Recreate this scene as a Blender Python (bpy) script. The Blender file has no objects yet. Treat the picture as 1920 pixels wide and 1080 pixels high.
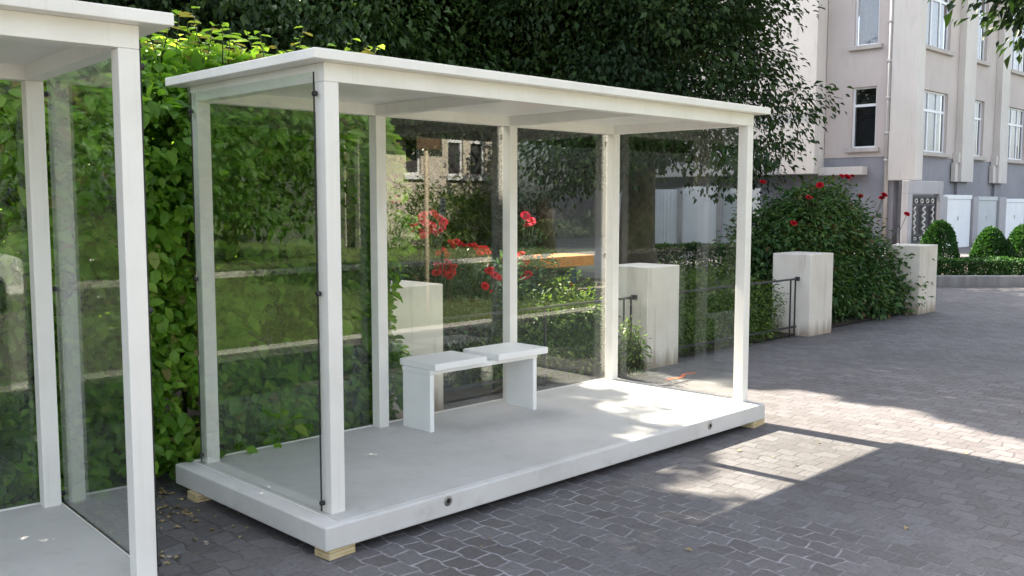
import bpy, bmesh, math, random
import numpy as np
from mathutils import Vector, Matrix, Euler
R = math.radians
SC = bpy.context.scene
COL = SC.collection
rng = np.random.default_rng(7)
random.seed(7)

# ------------------------------------------------------------------ camera
EYE = Vector((-2.6451, -3.9575, 1.5724))
YAW, PITCH = 0.7813, -0.0900
FPX = 1781.43
cd = bpy.data.cameras.new('camera'); cam = bpy.data.objects.new('camera', cd); COL.objects.link(cam)
fw = Vector((math.sin(YAW)*math.cos(PITCH), math.cos(YAW)*math.cos(PITCH), math.sin(PITCH)))
cam.location = EYE
cam.rotation_euler = fw.to_track_quat('-Z', 'Y').to_euler()
cd.sensor_width = 36; cd.lens = FPX/1920*36; cd.clip_end = 500; cd.clip_start = 0.05
SC.camera = cam

# ------------------------------------------------------------------ light
SUN = Vector((0.12, -2.64, -2.47)).normalized()        # direction the sunlight travels
w = bpy.data.worlds.new('World'); SC.world = w; w.use_nodes = True
nt = w.node_tree; bg = nt.nodes['Background']
sky = nt.nodes.new('ShaderNodeTexSky'); sky.sky_type = 'NISHITA'; sky.sun_disc = False
sky.sun_elevation = R(43.1); sky.sun_rotation = R(-2.6); sky.altitude = 200
sky.air_density = 1.0; sky.dust_density = 3.0; sky.ozone_density = 1.0
hs = nt.nodes.new('ShaderNodeHueSaturation'); hs.inputs['Saturation'].default_value = .48   # hazy, milky summer sky
nt.links.new(sky.outputs[0], hs.inputs['Color']); nt.links.new(hs.outputs[0], bg.inputs[0]); bg.inputs[1].default_value = 0.115
sd = bpy.data.lights.new('sun', 'SUN'); sd.energy = 5.0; sd.angle = R(0.53); sd.color = (1, .90, .76)
so = bpy.data.objects.new('sun', sd); COL.objects.link(so); so.rotation_euler = SUN.to_track_quat('-Z', 'Y').to_euler()
so.location = (0, 20, 30)
SC.view_settings.view_transform = 'Standard'; SC.view_settings.look = 'None'
SC.view_settings.exposure = 2.38; SC.view_settings.gamma = 1
SC.cycles.max_bounces = 10; SC.cycles.transparent_max_bounces = 24
SC.cycles.diffuse_bounces = 4; SC.cycles.glossy_bounces = 4

GZ = -0.17                                              # paving level (slab top is z = 0)

# ------------------------------------------------------------------ materials
def mat(name):
    m = bpy.data.materials.new(name); m.use_nodes = True
    n = m.node_tree.nodes; b = n['Principled BSDF']
    return m, n, m.node_tree.links, b
def pos_noise(n, l, scale, detail=4, rough=.55):
    g = n.new('ShaderNodeNewGeometry'); t = n.new('ShaderNodeTexNoise')
    t.inputs['Scale'].default_value = scale; t.inputs['Detail'].default_value = detail; t.inputs['Roughness'].default_value = rough
    l.new(g.outputs['Position'], t.inputs['Vector']); return t
def ramp(n, l, src, stops):
    r = n.new('ShaderNodeValToRGB'); e = r.color_ramp.elements
    while len(e) < len(stops): e.new(.5)
    for k, (p, c) in enumerate(stops):
        e[k].position = p; e[k].color = (*c, 1)
    l.new(src, r.inputs[0]); return r
def bump(n, l, b, src, strength, dist=.01):
    k = n.new('ShaderNodeBump'); k.inputs['Strength'].default_value = strength; k.inputs['Distance'].default_value = dist
    l.new(src, k.inputs['Height']); l.new(k.outputs[0], b.inputs['Normal']); return k
def mottled(name, c1, c2, scale=3, rough=.7, bs=.15, bscale=60, metallic=0, bd=.004, spec=.5):
    m, n, l, b = mat(name)
    t = pos_noise(n, l, scale, 6); r = ramp(n, l, t.outputs[0], [(.3, c1), (.7, c2)])
    l.new(r.outputs[0], b.inputs['Base Color']); b.inputs['Roughness'].default_value = rough
    b.inputs['Metallic'].default_value = metallic; b.inputs['Specular IOR Level'].default_value = spec
    if bs:
        t2 = pos_noise(n, l, bscale, 5); bump(n, l, b, t2.outputs[0], bs, bd)
    return m
def stained(name, c1, c2, dirt, zlo, zhi, scale=2.5, rough=.85):
    """render / stucco with vertical runs and a grubby splash zone at its foot"""
    m, n, l, b = mat(name)
    t = pos_noise(n, l, scale, 6); r = ramp(n, l, t.outputs[0], [(.3, c1), (.7, c2)])
    g = n.new('ShaderNodeNewGeometry')
    mp = n.new('ShaderNodeMapping'); mp.inputs['Scale'].default_value = (9, 9, .9); l.new(g.outputs['Position'], mp.inputs[0])
    t2 = n.new('ShaderNodeTexNoise'); t2.inputs['Scale'].default_value = 1; t2.inputs['Detail'].default_value = 6; l.new(mp.outputs[0], t2.inputs[0])
    sx = n.new('ShaderNodeSeparateXYZ'); l.new(g.outputs['Position'], sx.inputs[0])
    mr = n.new('ShaderNodeMapRange'); mr.inputs[1].default_value = zlo; mr.inputs[2].default_value = zhi
    mr.inputs[3].default_value = .5; mr.inputs[4].default_value = 0; l.new(sx.outputs[2], mr.inputs[0])
    ad = n.new('ShaderNodeMath'); ad.operation = 'ADD'; l.new(t2.outputs[0], ad.inputs[0]); l.new(mr.outputs[0], ad.inputs[1])
    mk = ramp(n, l, ad.outputs[0], [(.56, (0, 0, 0)), (.95, (.85, .85, .85))])
    mx = n.new('ShaderNodeMix'); mx.data_type = 'RGBA'; l.new(mk.outputs[0], mx.inputs[0]); l.new(r.outputs[0], mx.inputs[6]); mx.inputs[7].default_value = (*dirt, 1)
    l.new(mx.outputs[2], b.inputs['Base Color']); b.inputs['Roughness'].default_value = rough
    t3 = pos_noise(n, l, 70, 5); bump(n, l, b, t3.outputs[0], .25, .004)
    return m

M = {}
def paint():
    m, n, l, b = mat('white_powder_coat')
    t = pos_noise(n, l, 2.2, 7, .62); r = ramp(n, l, t.outputs[0], [(.28, (.70, .675, .63)), (.5, (.775, .755, .715)), (.75, (.81, .79, .75))])
    g = n.new('ShaderNodeNewGeometry'); mp = n.new('ShaderNodeMapping'); mp.inputs['Scale'].default_value = (34, 34, 1.6); l.new(g.outputs['Position'], mp.inputs[0])
    t2 = n.new('ShaderNodeTexNoise'); t2.inputs['Scale'].default_value = 1; t2.inputs['Detail'].default_value = 5; l.new(mp.outputs[0], t2.inputs[0])
    k = ramp(n, l, t2.outputs[0], [(.56, (0, 0, 0)), (.80, (.2, .2, .2))])
    mx = n.new('ShaderNodeMix'); mx.data_type = 'RGBA'; l.new(k.outputs[0], mx.inputs[0]); l.new(r.outputs[0], mx.inputs[6]); mx.inputs[7].default_value = (.50, .47, .42, 1)
    l.new(mx.outputs[2], b.inputs['Base Color'])
    q = ramp(n, l, t.outputs[0], [(.3, (.55, .55, .55)), (.7, (.32, .32, .32))]); l.new(q.outputs[0], b.inputs['Roughness'])
    t3 = pos_noise(n, l, 30, 3); bump(n, l, b, t3.outputs[0], .06, .002)
    return m
M['paint'] = paint()
M['ceiling'] = mottled('white_ceiling_sheet', (.70, .69, .67), (.76, .75, .73), 3, .30, .03, 150, bd=.001)
M['bench'] = mottled('white_bench_paint', (.80, .80, .80), (.84, .84, .83), 6, .45, .04, 200, bd=.001)
M['rubber'] = mottled('black_rubber', (.012, .012, .013), (.025, .025, .027), 20, .5, .1)
M['steel'] = mottled('dull_steel', (.35, .34, .33), (.5, .49, .47), 20, .4, .1, metallic=.9)
M['hole'] = mottled('dark_socket', (.01, .01, .01), (.02, .02, .02), 20, .9, 0)
M['wood'] = mottled('pale_plywood', (.55, .42, .22), (.70, .58, .36), 12, .8, .2, 120)
M['rail'] = mottled('dark_railing_paint', (.02, .022, .025), (.04, .042, .045), 20, .45, .1)
M['bark'] = mottled('bark', (.06, .045, .03), (.15, .11, .075), 9, .95, .9, 25, bd=.03)
M['stem'] = mottled('green_stem', (.05, .07, .025), (.09, .09, .04), 12, .8, .2)
M['lawn'] = mottled('mown_lawn', (.06, .095, .022), (.115, .135, .04), 1.3, 1, .8, 60, bd=.04)
M['soil'] = mottled('garden_soil', (.035, .027, .018), (.075, .06, .04), 5, 1, .7, 30, bd=.03)
M['kerb'] = mottled('kerb_stone', (.36, .34, .31), (.50, .48, .44), 3, .85, .3, 50)
M['render_w'] = stained('pillar_render', (.76, .69, .60), (.84, .785, .71), (.34, .26, .19), GZ, GZ+.22, 3)
M['cream'] = stained('cream_facade_render', (.47, .41, .385), (.55, .485, .455), (.33, .29, .265), -5, -4, .5)
M['creamw'] = stained('pale_facade_render', (.55, .51, .475), (.63, .59, .55), (.38, .34, .31), -5, -4, .5)
M['greyp'] = stained('grey_plinth_render', (.215, .215, .24), (.29, .285, .31), (.15, .145, .15), -.3, .6, .5)
M['darkwall'] = mottled('dark_grey_wall', (.085, .08, .08), (.13, .12, .115), 1.2, .9, 0)  # plain dark grey for the rear apartment block
M['housewall'] = mottled('smooth_cream_wall', (.50, .45, .38), (.58, .52, .45), .6, .9, 0)
M['greyl'] = stained('light_grey_render', (.34, .33, .345), (.42, .41, .42), (.22, .21, .21), -.3, .6, .5)
M['panelw'] = mottled('white_metal_panel', (.72, .74, .77), (.80, .82, .84), 1.5, .5, .05)
M['panelb'] = mottled('pale_grey_panel', (.42, .46, .48), (.50, .53, .55), 1.5, .5, .05)
M['wframe'] = mottled('white_window_frame', (.72, .73, .76), (.80, .81, .83), 4, .4, .03)
M['sill'] = mottled('stone_sill', (.38, .34, .31), (.50, .46, .43), 4, .8, .2)
M['drain'] = mottled('zinc_downpipe', (.42, .40, .38), (.55, .52, .50), 2, .5, .1)
M['curtain'] = mottled('net_curtain', (.36, .36, .40), (.46, .46, .5), 8, .9, 0)
M['darkroom'] = mottled('dim_room', (.03, .03, .035), (.06, .055, .06), 3, .9, 0)
M['iron'] = mottled('black_iron', (.02, .02, .025), (.035, .035, .04), 10, .5, .1)
M['scroll'] = mottled('white_iron_scroll', (.5, .48, .45), (.62, .6, .56), 10, .6, .1)
M['orange'] = mottled('orange_board', (.82, .16, .008), (.90, .25, .012), 6, .55, .1)
M['blue'] = mottled('blue_leg_paint', (.02, .09, .20), (.03, .13, .28), 6, .5, .1)
M['roofred'] = mottled('red_roof_tile', (.28, .10, .06), (.40, .16, .09), 6, .9, .5, 20)
M['carw'] = mottled('white_car_paint', (.74, .74, .74), (.78, .78, .78), 1, .2, 0)
M['chrome'] = mottled('bright_metal', (.5, .5, .5), (.6, .6, .6), 5, .25, 0, metallic=1)
M['lamp'] = mottled('lamp_lens', (.5, .5, .5), (.65, .65, .65), 30, .15, 0)
M['pole'] = mottled('tan_pole', (.55, .46, .32), (.64, .55, .40), 5, .6, .1)
M['brown'] = mottled('brown_board', (.10, .06, .035), (.15, .09, .055), 5, .7, .1)
M['petal'] = mottled('red_petal', (.44, .006, .018), (.66, .014, .036), 30, .85, .15, 90, spec=.15)
M['petal2'] = mottled('pink_red_petal', (.60, .012, .045), (.76, .035, .085), 30, .85, .15, 90, spec=.15)
M['dryleaf'] = mottled('dry_leaf', (.22, .15, .06), (.42, .33, .16), 40, .8, 0)
M['spray'] = mottled('orange_spray_paint', (.65, .12, .03), (.78, .20, .06), 20, .8, .2)

def concrete(name='pale_concrete', f=1.0):
    m, n, l, b = mat(name)
    t = pos_noise(n, l, 1.6, 8, .65); r = ramp(n, l, t.outputs[0], [(.28, tuple(v*f for v in (.55, .53, .50))), (.5, tuple(v*f for v in (.63, .61, .585))), (.75, tuple(v*f for v in (.69, .675, .65)))])
    t2 = pos_noise(n, l, 9, 6); r2 = ramp(n, l, t2.outputs[0], [(.55, (0, 0, 0)), (.8, (.5, .5, .5))])
    mx = n.new('ShaderNodeMix'); mx.data_type = 'RGBA'; l.new(r2.outputs[0], mx.inputs[0]); l.new(r.outputs[0], mx.inputs[6]); mx.inputs[7].default_value = (.48*f, .45*f, .41*f, 1)
    l.new(mx.outputs[2], b.inputs['Base Color']); b.inputs['Roughness'].default_value = .75
    t3 = pos_noise(n, l, 90, 6); bump(n, l, b, t3.outputs[0], .18, .003)
    return m
M['concrete'] = concrete(); M['floor_shade'] = concrete('shade_toned_concrete', .86)  # floor copy is darker: the weaker light on the floor is painted in

def pavers():
    m, n, l, b = mat('interlocking_pavers')
    g = n.new('ShaderNodeNewGeometry')
    sx = n.new('ShaderNodeSeparateXYZ'); l.new(g.outputs['Position'], sx.inputs[0])
    def mth(op, a, bb=None):
        k = n.new('ShaderNodeMath'); k.operation = op
        for i, v in enumerate((a, bb)):
            if v is None: continue
            if isinstance(v, (int, float)): k.inputs[i].default_value = v
            else: l.new(v, k.inputs[i])
        return k.outputs[0]
    # rotate a little, wobble, zig-zag the short joints
    nz = n.new('ShaderNodeTexNoise'); nz.inputs['Scale'].default_value = 5.5; nz.inputs['Detail'].default_value = 2; l.new(g.outputs['Position'], nz.inputs[0])
    sn = n.new('ShaderNodeSeparateColor'); l.new(nz.outputs['Color'], sn.inputs[0])
    X = mth('ADD', sx.outputs[0], mth('MULTIPLY', mth('SUBTRACT', sn.outputs[0], .5), .05))
    Y = mth('ADD', sx.outputs[1], mth('MULTIPLY', mth('SUBTRACT', sn.outputs[1], .5), .06))
    RH, BW = .130, .152
    Y = mth('ADD', Y, mth('MULTIPLY', mth('PINGPONG', X, RH), .12))
    X = mth('ADD', X, mth('MULTIPLY', mth('SINE', mth('MULTIPLY', Y, 2*math.pi/BW)), .007))
    cb = n.new('ShaderNodeCombineXYZ'); l.new(Y, cb.inputs[0]); l.new(X, cb.inputs[1])
    br = n.new('ShaderNodeTexBrick'); l.new(cb.outputs[0], br.inputs['Vector'])
    br.offset = .5; br.squash = 1
    br.inputs['Scale'].default_value = 1; br.inputs['Brick Width'].default_value = BW; br.inputs['Row Height'].default_value = RH
    br.inputs['Mortar Size'].default_value = .0075; br.inputs['Mortar Smooth'].default_value = .35; br.inputs['Bias'].default_value = 0
    br.inputs['Color1'].default_value = (.106, .097, .097, 1); br.inputs['Color2'].default_value = (.152, .145, .148, 1)
    br.inputs['Mortar'].default_value = (.40, .39, .40, 1)
    # sand-filled joints show light only in places
    jn = pos_noise(n, l, .75, 3); jm = ramp(n, l, jn.outputs[0], [(.38, (.10, .10, .10)), (.54, (1, 1, 1))])
    jf = pos_noise(n, l, 14, 3); jr = ramp(n, l, jf.outputs[0], [(.30, (.25, .25, .25)), (.62, (1, 1, 1))])
    fx = n.new('ShaderNodeMapRange'); fx.interpolation_type = 'SMOOTHSTEP'; fx.inputs[1].default_value = 1.5; fx.inputs[2].default_value = 3.2; fx.inputs[3].default_value = 1; fx.inputs[4].default_value = .16
    l.new(mth('ADD', sx.outputs[0], mth('MULTIPLY', nz.outputs[0], .6)), fx.inputs[0])      # joints fade to dark farther along: their sun-cast shade is put into colour
    fl = n.new('ShaderNodeMapRange'); fl.interpolation_type = 'SMOOTHSTEP'; fl.inputs[1].default_value = -.6; fl.inputs[2].default_value = .3; fl.inputs[3].default_value = .1; fl.inputs[4].default_value = 1
    l.new(sx.outputs[0], fl.inputs[0])
    jw = mth('MULTIPLY', mth('MULTIPLY', jm.outputs[0], jr.outputs[0]), mth('MULTIPLY', fx.outputs[0], fl.outputs[0]))
    jc = n.new('ShaderNodeMix'); jc.data_type = 'RGBA'; l.new(jw, jc.inputs[0]); jc.inputs[6].default_value = (.080, .074, .074, 1); jc.inputs[7].default_value = (.36, .35, .365, 1)
    br2 = n.new('ShaderNodeTexBrick'); l.new(cb.outputs[0], br2.inputs['Vector']); br2.offset = .5
    for k in ('Scale', 'Brick Width', 'Row Height'): br2.inputs[k].default_value = br.inputs[k].default_value
    br2.inputs['Mortar Size'].default_value = 0
    br2.inputs['Color1'].default_value = br.inputs['Color1'].default_value; br2.inputs['Color2'].default_value = br.inputs['Color2'].default_value
    mx = n.new('ShaderNodeMix'); mx.data_type = 'RGBA'
    l.new(br.outputs['Fac'], mx.inputs[0]); l.new(br2.outputs['Color'], mx.inputs[6]); l.new(jc.outputs[2], mx.inputs[7])
    # broad wear, rust-brown and pale blotches, grit
    t = pos_noise(n, l, .55, 7, .6); r = ramp(n, l, t.outputs[0], [(.3, (.74, .72, .70)), (.55, (1, 1, 1)), (.8, (1.18, 1.15, 1.14))])
    mu = n.new('ShaderNodeMix'); mu.data_type = 'RGBA'; mu.blend_type = 'MULTIPLY'; mu.inputs[0].default_value = 1; l.new(mx.outputs[2], mu.inputs[6]); l.new(r.outputs[0], mu.inputs[7])
    t4 = pos_noise(n, l, 40, 6, .7); r4 = ramp(n, l, t4.outputs[0], [(.3, (.72, .72, .72)), (.5, (1, 1, 1)), (.72, (1.25, 1.25, 1.25))])
    mv = n.new('ShaderNodeMix'); mv.data_type = 'RGBA'; mv.blend_type = 'MULTIPLY'; mv.inputs[0].default_value = 1; l.new(mu.outputs[2], mv.inputs[6]); l.new(r4.outputs[0], mv.inputs[7])
    l.new(mv.outputs[2], b.inputs['Base Color'])
    b.inputs['Roughness'].default_value = .72
    h = mth('ADD', mth('MULTIPLY', mth('SUBTRACT', 1, br.outputs['Fac']), 1.0), mth('MULTIPLY', t4.outputs[0], .35))
    bump(n, l, b, h, .75, .010)
    return m
M['pavers'] = pavers()
def asphalt():
    m, n, l, b = mat('worn_asphalt')
    t = pos_noise(n, l, .8, 6); r = ramp(n, l, t.outputs[0], [(.3, (.12, .113, .10)), (.7, (.165, .155, .138))])
    l.new(r.outputs[0], b.inputs['Base Color']); b.inputs['Roughness'].default_value = .9
    t3 = pos_noise(n, l, 120, 4); bump(n, l, b, t3.outputs[0], .4, .006); return m
M['asphalt'] = asphalt()
M['grass'] = mottled('rough_grass', (.06, .10, .025), (.13, .15, .05), 6, 1, .8, 60, bd=.04)

def glass():
    m, n, l, b = mat('clear_glazing'); n.remove(b)
    lw = n.new('ShaderNodeLayerWeight'); lw.inputs[0].default_value = .5
    p = n.new('ShaderNodeMath'); p.operation = 'POWER'; l.new(lw.outputs['Facing'], p.inputs[0]); p.inputs[1].default_value = 4.2
    q = n.new('ShaderNodeMath'); q.operation = 'MULTIPLY_ADD'; l.new(p.outputs[0], q.inputs[0]); q.inputs[1].default_value = .94; q.inputs[2].default_value = .055
    tr = n.new('ShaderNodeBsdfTransparent'); tr.inputs[0].default_value = (.955, .97, .96, 1)
    gl = n.new('ShaderNodeBsdfGlossy'); gl.inputs['Roughness'].default_value = 0; gl.inputs[0].default_value = (.96, .98, .97, 1)
    mx = n.new('ShaderNodeMixShader'); l.new(q.outputs[0], mx.inputs[0]); l.new(tr.outputs[0], mx.inputs[1]); l.new(gl.outputs[0], mx.inputs[2])
    l.new(mx.outputs[0], n['Material Output'].inputs[0]); return m
M['glass'] = glass()
def winglass():
    m, n, l, b = mat('window_pane'); n.remove(b)
    lw = n.new('ShaderNodeLayerWeight'); lw.inputs[0].default_value = .5
    p = n.new('ShaderNodeMath'); p.operation = 'POWER'; l.new(lw.outputs['Facing'], p.inputs[0]); p.inputs[1].default_value = 4
    q = n.new('ShaderNodeMath'); q.operation = 'MULTIPLY_ADD'; l.new(p.outputs[0], q.inputs[0]); q.inputs[1].default_value = .9; q.inputs[2].default_value = .08
    tr = n.new('ShaderNodeBsdfTransparent'); tr.inputs[0].default_value = (.8, .82, .84, 1)
    gl = n.new('ShaderNodeBsdfGlossy'); gl.inputs['Roughness'].default_value = .02
    mx = n.new('ShaderNodeMixShader'); l.new(q.outputs[0], mx.inputs[0]); l.new(tr.outputs[0], mx.inputs[1]); l.new(gl.outputs[0], mx.inputs[2])
    l.new(mx.outputs[0], n['Material Output'].inputs[0]); return m
M['winglass'] = winglass()
def leafmat(name, stops, rough=.5, trans=.35, tmul=1.6, spec=.35):
    m, n, l, b = mat(name)
    a = n.new('ShaderNodeAttribute'); a.attribute_name = 'tint'
    r = ramp(n, l, a.outputs['Fac'], stops)
    l.new(r.outputs[0], b.inputs['Base Color']); b.inputs['Roughness'].default_value = rough; b.inputs['Specular IOR Level'].default_value = spec
    tl = n.new('ShaderNodeBsdfTranslucent')
    mu = n.new('ShaderNodeMix'); mu.data_type = 'RGBA'; mu.blend_type = 'MULTIPLY'; mu.inputs[0].default_value = 1
    l.new(r.outputs[0], mu.inputs[6]); mu.inputs[7].default_value = (tmul*1.05, tmul*1.1, tmul*.5, 1); l.new(mu.outputs[2], tl.inputs[0])
    mx = n.new('ShaderNodeMixShader'); mx.inputs[0].default_value = trans
    l.new(b.outputs[0], mx.inputs[1]); l.new(tl.outputs[0], mx.inputs[2]); l.new(mx.outputs[0], n['Material Output'].inputs[0])
    return m
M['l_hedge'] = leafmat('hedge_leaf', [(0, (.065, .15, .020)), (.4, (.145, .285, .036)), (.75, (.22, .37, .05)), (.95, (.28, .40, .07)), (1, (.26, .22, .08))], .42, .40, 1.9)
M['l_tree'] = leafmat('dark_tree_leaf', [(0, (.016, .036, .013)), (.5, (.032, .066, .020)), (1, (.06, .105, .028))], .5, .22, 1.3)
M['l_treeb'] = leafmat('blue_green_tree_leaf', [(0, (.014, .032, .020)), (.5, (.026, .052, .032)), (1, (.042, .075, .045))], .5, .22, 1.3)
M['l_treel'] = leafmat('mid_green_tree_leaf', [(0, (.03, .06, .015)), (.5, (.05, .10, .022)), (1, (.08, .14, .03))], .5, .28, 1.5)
M['l_rose'] = leafmat('rose_leaf', [(0, (.03, .066, .032)), (.5, (.056, .118, .056)), (.85, (.09, .16, .068)), (1, (.13, .09, .04))], .4, .25, 1.4)
M['l_rosed'] = leafmat('dark_rose_leaf', [(0, (.035, .085, .026)), (.5, (.078, .165, .048)), (.85, (.135, .215, .058)), (1, (.14, .10, .04))], .45, .25, 1.4)
M['l_shrub'] = leafmat('light_shrub_leaf', [(0, (.06, .11, .026)), (.5, (.115, .19, .042)), (1, (.19, .26, .06))], .5, .3, 1.5)
M['l_box'] = leafmat('clipped_box_leaf', [(0, (.018, .06, .015)), (.5, (.036, .105, .024)), (1, (.06, .15, .032))], .5, .25, 1.4)

# ------------------------------------------------------------------ mesh helpers
def tag(o, label=None, cat=None, group=None, kind=None):
    if label: o['label'] = label
    if cat: o['category'] = cat
    if group: o['group'] = group
    if kind: o['kind'] = kind
    return o
def empty(name, loc=(0, 0, 0), rz=0, label=None, cat=None, group=None):
    o = bpy.data.objects.new(name, None); COL.objects.link(o); o.location = loc; o.rotation_euler = (0, 0, rz)
    o.empty_display_size = .1
    return tag(o, label, cat, group)
class MB:
    def __init__(s): s.bm = bmesh.new()
    def box(s, a, b):
        x0, y0, z0 = a; x1, y1, z1 = b
        if x1 < x0: x0, x1 = x1, x0
        if y1 < y0: y0, y1 = y1, y0
        if z1 < z0: z0, z1 = z1, z0
        v = [s.bm.verts.new(p) for p in ((x0,y0,z0),(x1,y0,z0),(x1,y1,z0),(x0,y1,z0),(x0,y0,z1),(x1,y0,z1),(x1,y1,z1),(x0,y1,z1))]
        for f in ((0,3,2,1),(4,5,6,7),(0,1,5,4),(1,2,6,5),(2,3,7,6),(3,0,4,7)): s.bm.faces.new([v[i] for i in f])
        return s
    def prism(s, poly, axis, lo, hi):
        """poly in the two other axes (cyclic order), extruded along axis"""
        def mk(p, h):
            return {'x': (h, p[0], p[1]), 'y': (p[0], h, p[1]), 'z': (p[0], p[1], h)}[axis]
        a = [s.bm.verts.new(mk(p, lo)) for p in poly]; b = [s.bm.verts.new(mk(p, hi)) for p in poly]
        n = len(poly)
        s.bm.faces.new(a); s.bm.faces.new(b[::-1])
        for i in range(n): s.bm.faces.new([a[i], b[i], b[(i+1) % n], a[(i+1) % n]])
        return s
    def tube(s, pts, rad, seg=8, caps=True):
        pts = [Vector(p) for p in pts]
        rad = rad if isinstance(rad, (list, tuple)) else [rad]*len(pts)
        rings = []; side = None
        for i, p in enumerate(pts):
            d = (pts[min(i+1, len(pts)-1)] - pts[max(i-1, 0)]).normalized()
            if side is None or abs(side.dot(d)) > .95:
                side = d.cross(Vector((0, 0, 1)) if abs(d.z) < .9 else Vector((1, 0, 0))).normalized()
            side = (side - d*side.dot(d)).normalized()
            up = d.cross(side)
            rings.append([s.bm.verts.new(p + (side*math.cos(2*math.pi*k/seg) + up*math.sin(2*math.pi*k/seg))*rad[i]) for k in range(seg)])
        for i in range(len(rings)-1):
            for k in range(seg):
                s.bm.faces.new([rings[i][k], rings[i][(k+1) % seg], rings[i+1][(k+1) % seg], rings[i+1][k]])
        if caps: s.bm.faces.new(rings[0][::-1]); s.bm.faces.new(rings[-1])
        return s
    def lathe(s, prof, c, seg=20, axis='z'):
        rings = []
        for r_, h in prof:
            ring = []
            for k in range(seg):
                a = 2*math.pi*k/seg; u, v = r_*math.cos(a), r_*math.sin(a)
                p = {'z': (u, v, h), 'y': (u, h, v), 'x': (h, u, v)}[axis]
                ring.append(s.bm.verts.new((c[0]+p[0], c[1]+p[1], c[2]+p[2])))
            rings.append(ring)
        for i in range(len(rings)-1):
            for k in range(seg): s.bm.faces.new([rings[i][k], rings[i][(k+1) % seg], rings[i+1][(k+1) % seg], rings[i+1][k]])
        s.bm.faces.new(rings[0][::-1]); s.bm.faces.new(rings[-1]); return s
    def build(s, name, m, parent=None, bevel=0, smooth=False, seg=2):
        bmesh.ops.recalc_face_normals(s.bm, faces=s.bm.faces[:])
        me = bpy.data.meshes.new(name); s.bm.to_mesh(me); s.bm.free()
        me.materials.append(m)
        if smooth:
            for p in me.polygons: p.use_smooth = True
        o = bpy.data.objects.new(name, me); COL.objects.link(o)
        if parent: o.parent = parent
        if bevel:
            k = o.modifiers.new('bevel', 'BEVEL'); k.width = bevel; k.segments = seg; k.limit_method = 'ANGLE'
        return o
def copy_tree(o, parent=None):
    c = o.copy(); COL.objects.link(c)
    if parent: c.parent = parent
    for ch in [k for k in list(bpy.data.objects) if k.parent == o]: copy_tree(ch, c)
    return c
def ray(u, v, **k):
    """world point seen at photograph pixel (u, v) on the plane x=.., y=.. or z=.. (used once, for surveying positions)"""
    r_ = Vector((math.cos(YAW), -math.sin(YAW), 0)); up = r_.cross(fw)
    d = fw*FPX + r_*(u-960) - up*(v-540)
    (ax, val), = k.items(); i = 'xyz'.index(ax)
    return EYE + d*((val-EYE[i])/d[i])

# ---- foliage
LIT1 = [(1.35,-2.9),(1.5,-1.3),(1.8,-.95),(2.35,-.4),(2.8,-.05),(3.15,.6),(3.4,1.1),(3.7,1.85),(5.25,1.8),(5.15,.72),(5.42,.3),(5.3,-.3),(5.25,-.9),(5.02,-1.4),(4.8,-1.9),(4.75,-2.9)]
LIT2 = [(-1.5,.75),(1.5,.75),(1.5,-.78),(-1.5,-.78)]
LIT4 = [(10.8,8.3),(13.2,8.3),(13.2,9.9),(10.8,9.9)]      # the table stands in a patch of sun
LIT3 = [(-30,-3.05),(12.5,-3.05),(12.5,-14),(-30,-14)]
def inside(px, py, poly):
    c = np.zeros(len(px), bool); n = len(poly)
    for i in range(n):
        x0, y0 = poly[i]; x1, y1 = poly[(i+1) % n]
        if y0 == y1: continue
        t = ((y0 > py) != (y1 > py)) & (px < (x1-x0)*(py-y0)/(y1-y0)+x0)
        c ^= t
    return c
def sun_gap(P, polys, jit=.06):
    """leaves standing in the gap through which the sun reaches the paving are left out"""
    k = (P[:, 2]-GZ)/(-SUN.z)
    gx = P[:, 0]+SUN.x*k; gy = P[:, 1]+SUN.y*k
    jit = np.where((gx < 4.2) & (gx > 1.4) & (gy > -3), .2, jit)
    wob = np.sin(gx*9+np.sin(gy*7))*jit + rng.normal(0, 1, len(P))*jit*.6
    wob2 = np.sin(gy*11+np.cos(gx*8))*jit + rng.normal(0, 1, len(P))*jit*.6
    bad = np.zeros(len(P), bool)
    for q in polys: bad |= inside(gx+wob, gy+wob2, q)
    return ~bad
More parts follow.
